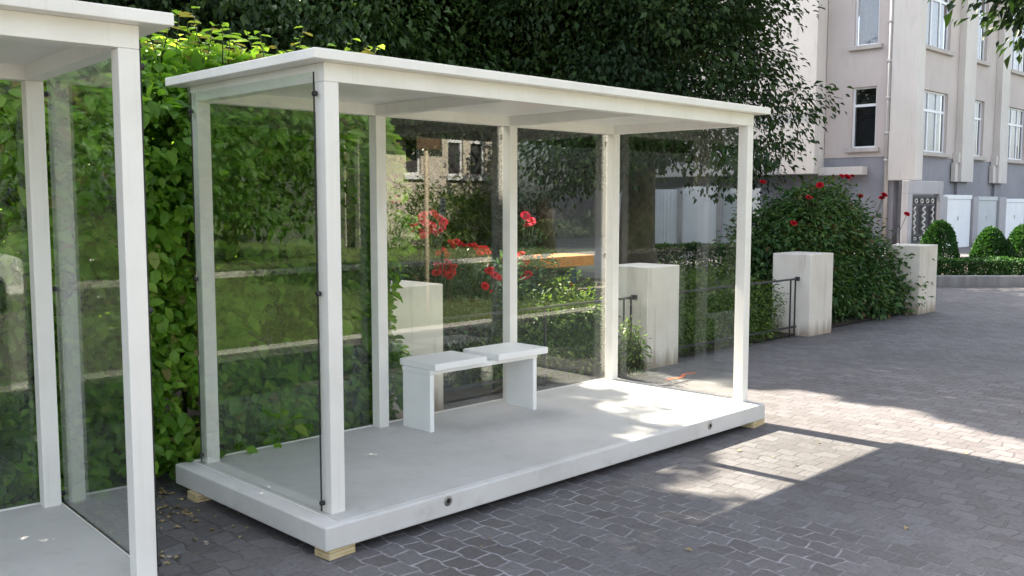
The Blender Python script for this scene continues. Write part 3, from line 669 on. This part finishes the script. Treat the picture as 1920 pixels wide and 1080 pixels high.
# orange bench table
p = Vector((12.0, 9.75, GZ))
t = empty('picnic_table', p, 0, 'orange-topped table with a blue leg under the trees', 'table')
for k, (y0, y1) in enumerate(((-.42, -.15), (-.14, .13), (.14, .41))):
    mb = MB(); mb.box((-.95, y0, .56), (.95, y1, .62)); mb.build('board', M['orange'], t, bevel=.008)
mb = MB(); mb.box((-.95, -.45, .40), (.95, -.422, .62)); mb.box((-.95, .412, .40), (.95, .44, .62)); mb.box((-.98, -.45, .40), (-.951, .44, .62)); mb.box((.951, -.45, .40), (.98, .44, .62)); mb.build('apron', M['orange'], t)
for x in (-.62, .62):
    mb = MB(); mb.box((x-.09, -.2, 0), (x+.09, .2, .555)); mb.build('leg', M['blue'], t, bevel=.008)

# ------------------------------------------------------------------ trees
TG = 'dark trees behind the garden bed'
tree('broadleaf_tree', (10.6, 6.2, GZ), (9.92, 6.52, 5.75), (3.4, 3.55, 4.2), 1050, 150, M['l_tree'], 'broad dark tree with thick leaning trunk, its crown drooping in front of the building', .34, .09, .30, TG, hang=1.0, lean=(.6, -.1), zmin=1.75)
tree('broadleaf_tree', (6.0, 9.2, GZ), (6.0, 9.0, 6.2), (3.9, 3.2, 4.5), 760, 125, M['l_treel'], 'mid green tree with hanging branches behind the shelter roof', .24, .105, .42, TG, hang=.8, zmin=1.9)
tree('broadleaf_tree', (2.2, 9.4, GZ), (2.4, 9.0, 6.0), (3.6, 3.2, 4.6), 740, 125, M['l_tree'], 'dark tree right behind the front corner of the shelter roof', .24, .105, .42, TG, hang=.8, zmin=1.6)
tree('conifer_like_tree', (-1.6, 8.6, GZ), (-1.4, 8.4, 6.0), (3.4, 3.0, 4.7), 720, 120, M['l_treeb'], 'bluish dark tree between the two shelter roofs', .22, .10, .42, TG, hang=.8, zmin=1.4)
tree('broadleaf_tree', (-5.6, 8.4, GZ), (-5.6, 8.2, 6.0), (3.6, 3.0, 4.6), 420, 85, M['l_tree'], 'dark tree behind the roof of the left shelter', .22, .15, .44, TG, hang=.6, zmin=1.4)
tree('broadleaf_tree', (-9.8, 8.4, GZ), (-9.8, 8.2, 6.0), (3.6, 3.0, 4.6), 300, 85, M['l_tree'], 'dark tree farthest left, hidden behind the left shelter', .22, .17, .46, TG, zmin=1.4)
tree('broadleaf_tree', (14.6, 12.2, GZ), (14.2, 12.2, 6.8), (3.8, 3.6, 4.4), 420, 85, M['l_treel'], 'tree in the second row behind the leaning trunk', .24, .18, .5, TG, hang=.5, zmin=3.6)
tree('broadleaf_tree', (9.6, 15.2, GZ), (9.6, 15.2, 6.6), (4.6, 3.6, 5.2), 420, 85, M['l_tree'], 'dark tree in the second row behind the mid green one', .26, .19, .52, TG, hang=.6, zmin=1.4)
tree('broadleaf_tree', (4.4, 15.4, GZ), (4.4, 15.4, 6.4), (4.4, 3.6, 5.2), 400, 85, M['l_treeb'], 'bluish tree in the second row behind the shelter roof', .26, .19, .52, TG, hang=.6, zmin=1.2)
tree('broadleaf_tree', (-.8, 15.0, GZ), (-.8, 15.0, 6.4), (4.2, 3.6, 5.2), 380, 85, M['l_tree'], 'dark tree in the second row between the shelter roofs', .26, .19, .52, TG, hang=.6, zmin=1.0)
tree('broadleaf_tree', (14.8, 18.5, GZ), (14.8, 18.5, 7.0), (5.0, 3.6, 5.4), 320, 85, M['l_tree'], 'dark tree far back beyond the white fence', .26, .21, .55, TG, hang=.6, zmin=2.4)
ab = Vector((0, 27, GZ))
at_ = empty('apartment_building', ab, 0, 'long grey apartment block glimpsed through the trees at the back', 'building')
mb = MB(); mb.box((-34, 0, -.1), (72, 9, 12)); mb.build('wall', M['darkwall'], at_)  # run on far past the visible part so that it shades the ground
mb = MB(); mb.box((-34.4, -.4, 12.001), (72.4, 9.4, 12.5)); mb.build('roof', M['greyl'], at_)
for zz in (1.2, 4.4, 7.6):
    for xx in range(-32, 24, 4):
        mb = MB(); mb.box((xx, -.05, zz), (xx+1.5, -.001, zz+1.7)); f_ = mb.build('window', M['wframe'], at_)
        mb = MB(); mb.box((xx+.08, -.06, zz+.08), (xx+.71, -.051, zz+1.62)); mb.box((xx+.79, -.06, zz+.08), (xx+1.42, -.051, zz+1.62)); mb.build('pane', M['darkroom'], f_)
for i, (x, y) in enumerate(((-8, 22), (-3, 21.5), (2, 22), (7, 21.5), (12, 22), (17, 21.5), (21.5, 24))):
    tree('broadleaf_tree', (x, y, GZ), (x, y, 5.0), (3.4, 2.6, 4.6), 210, 80, M['l_treel'] if i % 3 == 1 else M['l_tree'], 'dark tree of the far row in front of the grey apartment block', .2, .22, .5, 'trees of the far row', hang=.5, zmin=1.2 if i < 5 else 2.0)
# tree just outside the right edge whose branch hangs into the picture
def rc(C):
    return np.ones(len(C), bool)
tree('broadleaf_tree', (13.2, -1.9, GZ), (11.5, -1.3, 7.85), (3.4, 3.4, 4.4), 1500, 90, M['l_tree'], 'leafy branch hanging in at the top right corner in front of the facade', .22, .13, .34, None, polys=(LIT1,))
mound('back_hedge', (6, 13, GZ), [(x, 12.9+random.uniform(-.3, .3), 1.15+random.uniform(-.2, .3), 1.1, .7, 1.85) for x in np.arange(-9, 15.2, 1.1)], 82, M['l_tree'], 'dense dark hedge under the trees at the back of the garden', 'hedge', .16, .6, clump=22, spread=.22)

# ------------------------------------------------------------------ building at the right
def window(parent, plane, at, a0, a1, z0, z1, cols, transom, sill=True, curtain=True, depth=.18):
    """plane 'x': facade facing -x at x=at, spans y; plane 'y': facing -y at y=at, spans x.  The wall has its opening there."""
    def B(mb, a, b, d0, d1, zz0, zz1):
        if plane == 'x': mb.box((at+d0, a, zz0), (at+d1, b, zz1))
        else: mb.box((a, at+d0, zz0), (b, at+d1, zz1))
    fr = MB(); w_ = .075
    B(fr, a0, a0+w_, depth-.06, depth, z0, z1); B(fr, a1-w_, a1, depth-.06, depth, z0, z1)
    B(fr, a0+w_+.001, a1-w_-.001, depth-.06, depth, z1-w_, z1); B(fr, a0+w_+.001, a1-w_-.001, depth-.06, depth, z0, z0+w_)
    zt = z0+(z1-z0)*transom
    if transom < 1: B(fr, a0+w_+.001, a1-w_-.001, depth-.065, depth, zt-.05, zt+.05)
    for k in range(1, cols):
        c_ = a0+(a1-a0)*k/cols; B(fr, c_-.045, c_+.045, depth-.062, depth, z0+w_+.001, (zt-.051) if transom < 1 else z1-w_-.001)
        if transom < 1: B(fr, c_-.03, c_+.03, depth-.062, depth, zt+.051, z1-w_-.001)
    f = fr.build('window', M['wframe'], parent)
    g = MB(); B(g, a0+.02, a1-.02, depth-.03, depth-.022, z0+.02, z1-.02); g.build('pane', M['winglass'], f)
    if curtain:
        g = MB(); n = 40
        poly = []
        for k in range(n+1):
            q_ = a0+.05+(a1-a0-.1)*k/n; poly.append((q_, at+depth+.10+.02*math.sin(k*1.9)))
        bm = g.bm; lo = [bm.verts.new((y, x, z0+.05) if plane == 'x' else (x, y, z0+.05)) for x, y in poly]; hi = [bm.verts.new((y, x, z1-.05) if plane == 'x' else (x, y, z1-.05)) for x, y in poly]
        for k in range(n): bm.faces.new([lo[k], lo[k+1], hi[k+1], hi[k]])
        g.build('curtain', M['curtain'], f, smooth=True)
    g = MB(); B(g, a0-.05, a1+.05, depth+.35, depth+.37, z0-.05, z1+.05); g.build('room_back', M['darkroom'], f)
    if sill:
        g = MB(); B(g, a0-.18, a1+.18, -.14, depth-.066, z0-.16, z0-.002); g.build('sill', M['sill'], f, bevel=.01)
def wall_open(mb, plane, at, th, a0, a1, z0, z1, opens):
    """wall slab with rectangular openings: opens = [(a0,a1,[(z0,z1),...])] sorted"""
    def B(a, b, zz0, zz1):
        if b-a < 1e-4 or zz1-zz0 < 1e-4: return
        if plane == 'x': mb.box((at, a, zz0), (at+th, b, zz1))
        else: mb.box((a, at, zz0), (b, at+th, zz1))
    cur = a0
    for (b0, b1, zs) in opens:
        B(cur, b0, z0, z1); c_ = z0
        for (p0, p1) in zs: B(b0, b1, c_, p0); c_ = p1
        B(b0, b1, c_, z1); cur = b1
    B(cur, a1, z0, z1)
def offs(o, b):
    """re-express a child built in world coordinates under an Empty at b"""
    o.matrix_parent_inverse = Matrix.Translation(-Vector(b))
bb = Vector((34, 11.35, GZ))
bt = empty('apartment_building', bb, 0, 'cream rendered apartment building with grey plinth and long pilasters at the right', 'building')
class PW_:     # collects children in world coordinates
    pass
TOP = 13.2
Z_S0, Z_T0, Z_S1, Z_T1 = 3.55, 5.95, 7.62, 10.4
W_Y = 11.35; W_X = 34.08
ro = []   # right facade openings
XS = [(34.95, 37.5, 3), (40.25, 41.6, 1), (44.6, 47.1, 3), (49.6, 51.0, 1), (53.6, 56.1, 3)]
mb = MB(); wall_open(mb, 'y', W_Y, .25, 34.47, 60, 3.36, TOP, [(a, b, [(Z_S0, Z_T0), (Z_S1, Z_T1)]) for a, b, c_ in XS]); ws = [mb.build('wall', M['cream'], bt)]
mb = MB(); wall_open(mb, 'x', W_X, .25, 12.10, 14.9, 3.36, TOP, [(12.78, 13.78, [(3.72, 6.12), (7.72, 10.4)])]); ws.append(mb.build('wall', M['cream'], bt))
mb = MB(); mb.box((34.47, W_Y+.03, GZ-.1), (60, W_Y+.5, 3.359)); mb.box((W_X+.03, 12.0, GZ-.1), (W_X+.5, 24, 3.359)); ws.append(mb.build('plinth', M['greyp'], bt))
mb = MB(); mb.box((33.3, 14.93, 2.72), (34.5, 24, TOP)); ws.append(mb.build('wing', M['creamw'], bt, bevel=.02))
mb = MB(); mb.box((33.28, 14.9, 5.2), (33.36, 24.1, 5.5)); ws.append(mb.build('wing_band', M['creamw'], bt))
mb = MB(); mb.box((33.62, 13.06, 2.66), (34.1, 14.92, 2.98)); ws.append(mb.build('ledge', M['creamw'], bt, bevel=.01))
mb = MB(); mb.box((34.5, 11.7, TOP+.001), (60, 24, TOP+.6)); ws.append(mb.build('roof', M['roofred'], bt))
mb = MB(); mb.box((34.34, 11.61, 3.4), (34.4, 11.65, 3.5)); mb.bm.free()
pil = [(33.76, 34.469, 11.05, 12.09), (38.44, 39.75, 11.05, W_Y-.001), (42.85, 43.9, 11.05, W_Y-.001), (47.9, 48.9, 11.05, W_Y-.001), (51.9, 52.9, 11.05, W_Y-.001)]
for i, (x0, x1, y0, y1) in enumerate(pil):
    mb = MB(); mb.box((x0, y0, 2.42), (x1, y1, 4.3)); mb.box((x0+.03, y0+.03, 4.3), (x1-.03, y1, TOP-.02)); ws.append(mb.build('pilaster', M['creamw'], bt, bevel=.01))
    if i:
        mb = MB(); mb.box((x0-.35, y0+.12, 2.42), (x0-.001, W_Y-.001, 3.2)); mb.box((x0-.2, y0+.06, 3.201), (x0-.001, W_Y-.001, 3.62)); ws.append(mb.build('corbel', M['creamw'], bt, bevel=.01))
    mb = MB(); mb.box((x0+.15, y0+.2, GZ-.1), (x1-.1, W_Y+.028, 2.419)); ws.append(mb.build('pier', M['greyp'], bt))
mb = MB(); mb.tube([(33.98, 12.25, TOP), (33.98, 12.25, GZ)], .085, 10)
for z in (3.2, 4.25, 5.6, 7.0, 8.5, 10): mb.tube([(33.98, 12.25, z-.06), (33.98, 12.25, z+.06)], .11, 10)
ws.append(mb.build('downpipe', M['drain'], bt, smooth=True))
for o in ws: offs(o, bb)
before = set(bpy.data.objects)
for a, b, c_ in XS:
    for z0, z1 in ((Z_S0, Z_T0), (Z_S1, Z_T1)): window(bt, 'y', W_Y, a, b, z0, z1, c_, .68)
window(bt, 'x', W_X, 12.78, 13.78, 3.72, 6.12, 1, .70, curtain=False); window(bt, 'x', W_X, 12.78, 13.78, 7.72, 10.4, 1, 1)
for o in set(bpy.data.objects)-before:
    if o.parent == bt: offs(o, bb)

# boundary wall of white panels along the building, with an ornate iron gate
def panel(x0, x1, y, z1, m, label, name='wall_panel'):
    t = empty(name, ((x0+x1)/2, y, GZ), 0, label, 'panel', 'white metal panels along the building'); w_ = x1-x0
    mb = MB(); mb.box((-w_/2, -.03, .0), (w_/2, .03, z1-GZ-.16)); mb.build('sheet', m, t, bevel=.01)
    mb = MB(); mb.box((-w_/2-.03, -.06, z1-GZ-.159), (w_/2+.03, .06, z1-GZ)); mb.build('cap', m, t, bevel=.01)
    mb = MB(); mb.box((-.06, -.045, 1.05), (.02, -.0305, 1.2)); mb.build('latch', M['steel'], t)
YB = 10.0
panel(34.05, 36.6, YB, 1.85, M['panelw'], 'white panel beside the ornate gate, behind the first rounded topiary'); panel(37.25, 39.5, YB, 1.8, M['panelb'], 'dull grey-white panel in the middle of the three'); panel(40.45, 43.0, YB, 1.72, M['panelw'], 'brightest white panel, at the right edge of the photo'); panel(43.8, 46.4, YB, 1.72, M['panelw'], 'white panel just past the right edge')
mb = MB()
for x0, x1 in ((33.25, 34.0), (36.66, 37.2), (39.56, 40.38), (43.06, 43.75)): mb.box((x0, YB-.12, GZ-.1), (x1, YB+.12, 1.78))
tag(mb.build('boundary_wall', M['greyl'], bevel=.01), 'row of blue-grey masonry posts between the white panels', 'wall')
gt = empty('garden_gate', (32.05, YB, GZ), 0, 'black iron gate with white twisted scrollwork beside the grey corner of the building', 'gate')
mb = MB()
for a, b in (((-1.12, -.04, .25), (-1.02, .04, 2.0)), ((1.02, -.04, .25), (1.12, .04, 2.0)), ((-1.019, -.04, 1.9), (1.019, .04, 2.0)), ((-1.019, -.04, .25), (1.019, .04, .35)), ((-1.019, -.03, 1.62), (1.019, .03, 1.68)), ((-1.019, -.03, .55), (1.019, .03, .6))): mb.box(a, b)
mb.build('gate_frame', M['iron'], gt)
mb = MB(); mb.box((-1.015, .05, .3), (1.015, .06, 1.95)); mb.build('backing_sheet', M['iron'], gt)
mb = MB()
for x in (-.8, 0, .8):
    pts = [(x+.07*math.sin(k*.9)*(1 if x else 1.8), -.03, .62+k*.033) for k in range(30)]; mb.tube(pts, .035, 6)
for x in (-.7, -.2, .3, .75):
    mb.tube([(x+.11*math.cos(a), -.03, 1.79+.07*math.sin(a)) for a in np.linspace(0, 6.28, 12)], .025, 6); mb.tube([(x+.11*math.cos(a), -.03, .45+.05*math.sin(a)) for a in np.linspace(0, 6.28, 12)], .02, 6)
mb.build('scrollwork', M['scroll'], gt, smooth=True)
mb = MB(); mb.box((30.6, YB-.15, GZ-.1), (33.2, YB+.2, GZ+.24)); tag(mb.build('gate_step', M['greyl'], bevel=.015), 'pale stone step under the ornate iron gate', 'step')
mb = MB(); mb.box((30.55, YB-.1, 1.87), (33.6, YB+.15, 2.33)); mb.box((30.55, YB-.1, GZ-.1), (30.88, YB+.15, 1.869)); mb.box((33.24, YB-.1, 1.785), (33.6, YB+.15, 1.869)); tag(mb.build('gate_surround', M['greyl'], bevel=.01), 'plain grey surround framing the ornate iron gate', 'gateway')
mb = MB(); mb.box((29.6, YB-.2, GZ-.1), (30.9, YB+.2, 2.3)); mb.bm.free()
# white fence seen through the shelter
ft = empty('white_fence', (28.3, 19, GZ), 0, 'white panelled fence with grey posts seen through the shelter behind the leaning trunk', 'fence')
y = 14.4; k = 0
while y < 20.5:
    mb = MB(); mb.box((-.04, y-19, .1), (.04, y-19+1.55, 2.25+.1*(k % 2))); 
    for q_ in (np.arange(y-19+.08, y-19+1.5, .17) if y > 17.5 else []): mb.box((-.055, q_, .12), (-.041, q_+.06, 2.2))
    mb.build('fence_panel', M['panelw'] if k % 3 else M['panelb'], ft)
    mb = MB(); mb.box((-.1, y-19+1.56, 0), (.1, y-19+1.78, 2.3)); mb.build('fence_post', M['greyl'], ft)
    y += 1.8; k += 1

# ------------------------------------------------------------------ planter with clipped bushes
d_ = Vector((.70, -.714, 0)); n_ = Vector((.714, .70, 0)); o_ = Vector((16.7, 4.42, 0))
mb = MB()
def qp(a, b_): v = o_+d_*a+n_*b_; return (v.x, v.y)
mb.prism([qp(0, 0), qp(9, 0), qp(9, .18), qp(0, .18)], 'z', GZ-.1, GZ+.23); tag(mb.build('planter_kerb', M['greyl'], bevel=.02), kind='structure')
sheet('planting_bed', [qp(0, .18), qp(9, .18), qp(9, 6), qp(0, 6)], GZ+.12, M['soil'])
boxhedge('clipped_hedge', qp(.05, .62), qp(8.9, .62), .75, .42, 26000, .05, 'low clipped hedge above the kerb at the right edge', z0=GZ+.12)
def topiary(u, dist, r_, ztop, label):
    az = YAW+math.atan((u-960)/FPX); x, y = EYE.x+math.sin(az)*dist, EYE.y+math.cos(az)*dist
    t = empty('topiary', (x, y, GZ+.12), 0, label, 'topiary', 'rounded clipped bushes in the planter'); h = ztop-GZ-.12
    n = 9000; f = rng.random(n)**.8; a = rng.random(n)*2*math.pi
    prof = r_*np.sqrt(np.clip(1-(f*1.0)**1.9, 0, 1))*(.94+.1*np.sin(a*3+f*4))
    P = np.stack([np.cos(a)*prof, np.sin(a)*prof, f*h], 1)
    nv = np.stack([np.cos(a), np.sin(a), .25+f*1.2], 1); nv /= np.linalg.norm(nv, axis=1)[:, None]
    P -= nv*np.abs(rng.normal(0, .035, n))[:, None]
    L = .05*(1+rng.normal(0, .3, n)).clip(.5, 1.8)
    N = nv*.6+unit(n)*.5
    leaves('foliage', P, nv+unit(n)*.9, N, L, L*.6, .45+rng.normal(0, .2, n), M['l_box'], t)
    mb = MB(); mb.tube([(0, 0, -.1), (0, 0, h*.85)], [.05, .02], 8); mb.build('stem', M['bark'], t)
topiary(1762, 22.9, .47, 1.16, 'largest rounded topiary, beside the farthest pillar'); topiary(1858, 23.2, .42, 1.02, 'pointed topiary in the middle, between the other two'); topiary(1921, 23.2, .46, 1.08, 'rounded topiary cut by the right edge of the photo')

# ------------------------------------------------------------------ small marks on the paving
mb = MB(); pts = [(4.86, 1.50), (5.0, 1.56), (5.16, 1.52), (5.3, 1.60), (5.48, 1.57), (5.47, 1.53), (5.3, 1.555), (5.15, 1.475), (5.0, 1.49)]
f = [mb.bm.verts.new((x, y, GZ+.004)) for x, y in pts]; mb.bm.faces.new(f); tag(mb.build('paint_mark', M['spray']), 'orange spray paint mark on the paving near the sun-striped pillar', 'paint mark')
n = 420; P = np.stack([rng.uniform(-.9, .6, n), rng.uniform(.4, 1.7, n), np.full(n, GZ+.006)], 1)
P2 = np.stack([rng.uniform(-1, 9, n), rng.uniform(-3, 2, n), np.full(n, GZ+.006)], 1); kk = (P2[:, 0] > 4.1) | (P2[:, 1] < -.3); P2 = P2[kk][:45]
P = np.concatenate([P[(P[:, 1] > 1.0) | (rng.random(n) < .25)], P2]); n = len(P)
D = unit(n); D[:, 2] *= .15; N = unit(n)*.25; N[:, 2] += 1
L = rng.uniform(.02, .05, n); o = leaves('fallen_leaves', P, D, N, L, L*.6, rng.random(n), M['dryleaf']); tag(o, 'dry fallen leaf bits scattered on the paving by the hedge', 'leaf litter', kind='stuff')

# ------------------------------------------------------------------ across the street (seen mirrored in the glass)
hb = Vector((23.5, -22, GZ))
ht = empty('townhouse', hb, 0, 'cream house with tall white-framed windows across the street, seen reflected in the rear glass', 'house')
FY = -22.0
hw = [(20.2, 20.95), (22.35, 23.15), (23.55, 24.35), (24.75, 25.55)]
def hwall():
    mb = MB(); 
    th = -.25
    cur = 18.0
    for a, b in hw:
        mb.box((cur, FY+th, GZ), (a, FY, 7.6)); mb.box((a, FY+th, GZ), (b, FY, 2.62)); mb.box((a, FY+th, 4.5), (b, FY, 7.6)); cur = b
    mb.box((cur, FY+th, GZ), (26.3, FY, 7.6)); mb.box((18, FY-8, GZ), (26.3, FY+th-.6, 7.6))
    return mb.build('wall', M['housewall'], ht)
o = hwall(); offs(o, hb)
for a, b in hw:
    mb = MB(); mb.box((a, FY-.16, 2.62), (a+.09, FY-.1, 4.5)); mb.box((b-.09, FY-.16, 2.62), (b, FY-.1, 4.5)); mb.box((a+.091, FY-.16, 2.62), (b-.091, FY-.1, 2.72)); mb.box((a+.091, FY-.16, 3.95), (b-.091, FY-.1, 4.1)); mb.box((a+.091, FY-.16, 4.4), (b-.091, FY-.1, 4.5))
    f = mb.build('window', M['wframe'], ht); offs(f, hb)
    mb = MB(); mb.box((a+.02, FY-.2, 2.64), (b-.02, FY-.17, 4.48)); mb.build('pane', M['darkroom'], f)
    mb = MB(); mb.box((a-.12, FY+.001, 2.45), (b+.12, FY+.12, 2.6)); mb.build('sill', M['wframe'], f)
mb = MB(); mb.prism([(FY+.5, 7.6), (FY-4.2, 10.6), (FY-8.6, 7.6)], 'x', 17.6, 26.7); o = mb.build('roof', M['roofred'], ht); offs(o, hb)
mb = MB(); mb.box((19.2, FY+.01, 4.2), (22.0, FY+.9, 4.4)); o = mb.build('canopy', M['brown'], ht); offs(o, hb)
for i, (x0, x1) in enumerate(((18.8, 22.4), (22.3, 27.5), (27.6, 33))):
    mound('street_hedge', ((x0+x1)/2, -20, GZ), [(x, -20+random.uniform(-.2, .2), .9+.15*math.sin(x), .8, .6, 1.45) for x in np.arange(x0, x1, .75)], 60, M['l_shrub'], ('bushy sunlit hedge left of the house windows across the street', 'bushy sunlit hedge under the house windows across the street', 'bushy sunlit hedge at the far end of the house across the street')[i], 'hedge', .12, .6, clump=18, spread=.16)
for (x, y, r_, lab) in ((24.6, -16.0, 2.9, 'leafy street tree across the road right of the cream house windows'), (4, -19, 3.6, 'leafy street tree across the road opposite the left shelter'), (11, -18.5, 3.8, 'leafy street tree across the road opposite the middle shelter'), (30.3, -17, 3.8, 'leafy street tree across the road past the house'), (36, -17, 3.6, 'leafy street tree across the road farthest past the house'), (-6, -19, 3.6, 'leafy street tree across the road behind the parked car')):
    tree('street_tree', (x, y, GZ), (x, y, 4.6), (r_, r_*.8, 4.0), 200, 70, M['l_treel'], lab, .2, .24, .55, 'street trees across the road', polys=(LIT1,), zmin=.9)
qs = ray(800, 450, y=2*1.421+3.9)
st = empty('sign_pole', (qs.x, -3.9, GZ), 0, 'thin tan pole with a brown board at its top, reflected in the rear glass', 'pole')
# car parked on the road
ct = empty('parked_car', (-1.0, -10.9, GZ), 0, 'white parked car on the road, reflected in the rear glass of the left shelter', 'car')
prof = [(-2.1, .28), (-2.15, .62), (-2.0, .86), (-1.35, .93), (-.75, 1.40), (.55, 1.45), (1.35, 1.02), (1.95, .88), (2.12, .62), (2.08, .28), (1.75, .24), (1.70, .5), (1.42, .66), (1.14, .5), (1.08, .24), (-1.05, .24), (-1.11, .5), (-1.39, .66), (-1.67, .5), (-1.72, .24)]
mb = MB(); mb.prism(prof, 'y', -.83, .83); cb_ = mb.build('body', M['carw'], ct, bevel=.07, seg=3)
for s_ in (-1, 1):
    mb = MB(); mb.prism([(-1.15, .98), (-.70, 1.34), (-.12, 1.37), (-.12, .97)], 'y', s_*.832, s_*.838); mb.build('side_window', M['darkroom'], ct)
    mb = MB(); mb.prism([(-.04, .97), (-.04, 1.37), (.5, 1.39), (1.12, 1.0)], 'y', s_*.832, s_*.838); mb.build('side_window', M['darkroom'], ct)
    for x in (-1.39, 1.42):
        mb = MB(); mb.lathe([(.30, -.1), (.315, -.08), (.315, .08), (.30, .1)], (x, s_*.74, .315), 24, 'y'); wv = mb.build('wheel', M['rubber'], ct, smooth=False)
        mb = MB(); mb.lathe([(.19, -.006), (.2, 0), (.19, .006)], (x, s_*.846, .315), 20, 'y'); mb.build('rim', M['chrome'], wv)
    mb = MB(); mb.box((2.02, s_*.5-.17, .62), (2.125, s_*.5+.17, .74)); mb.build('headlight', M['lamp'], ct, bevel=.02)
mb = MB(); mb.prism([(.62, 1.435), (1.33, 1.035), (1.36, 1.05), (.65, 1.455)], 'y', -.7, .7); mb.build('windscreen', M['darkroom'], ct)
# pole and small white sign standing by the far kerb line
mb = MB(); mb.tube([(0, 0, -.1), (0, 0, 3.1)], .034, 10); mb.build('post', M['pole'], st, smooth=True)
mb = MB(); mb.box((-.2, .03, 2.5), (.24, .045, 2.86)); mb.build('board', M['brown'], st)
mb = MB(); mb.tube([(-.045, 0, 2.62), (.045, 0, 2.62)], .035, 10); mb.build('collar', M['brown'], st)
qs = ray(828, 385, y=2*1.421+9.2)
p5 = empty('small_sign', (qs.x, -9.2, GZ), 0, 'small white upright sign with a black mark across the road', 'sign')
mb = MB(); mb.tube([(0, 0, -.1), (0, 0, 1.8)], .018, 8); mb.build('post', M['steel'], p5)
mb = MB(); mb.box((-.07, .022, 1.47), (.07, .035, 1.83)); pl_ = mb.build('plate', M['panelw'], p5)
mb = MB()
for k in range(3): mb.prism([(-.04, 1.53+k*.09), (.04, 1.57+k*.09), (.04, 1.60+k*.09), (-.04, 1.56+k*.09)], 'y', .0352, .038)
mb.build('mark', M['rubber'], pl_)
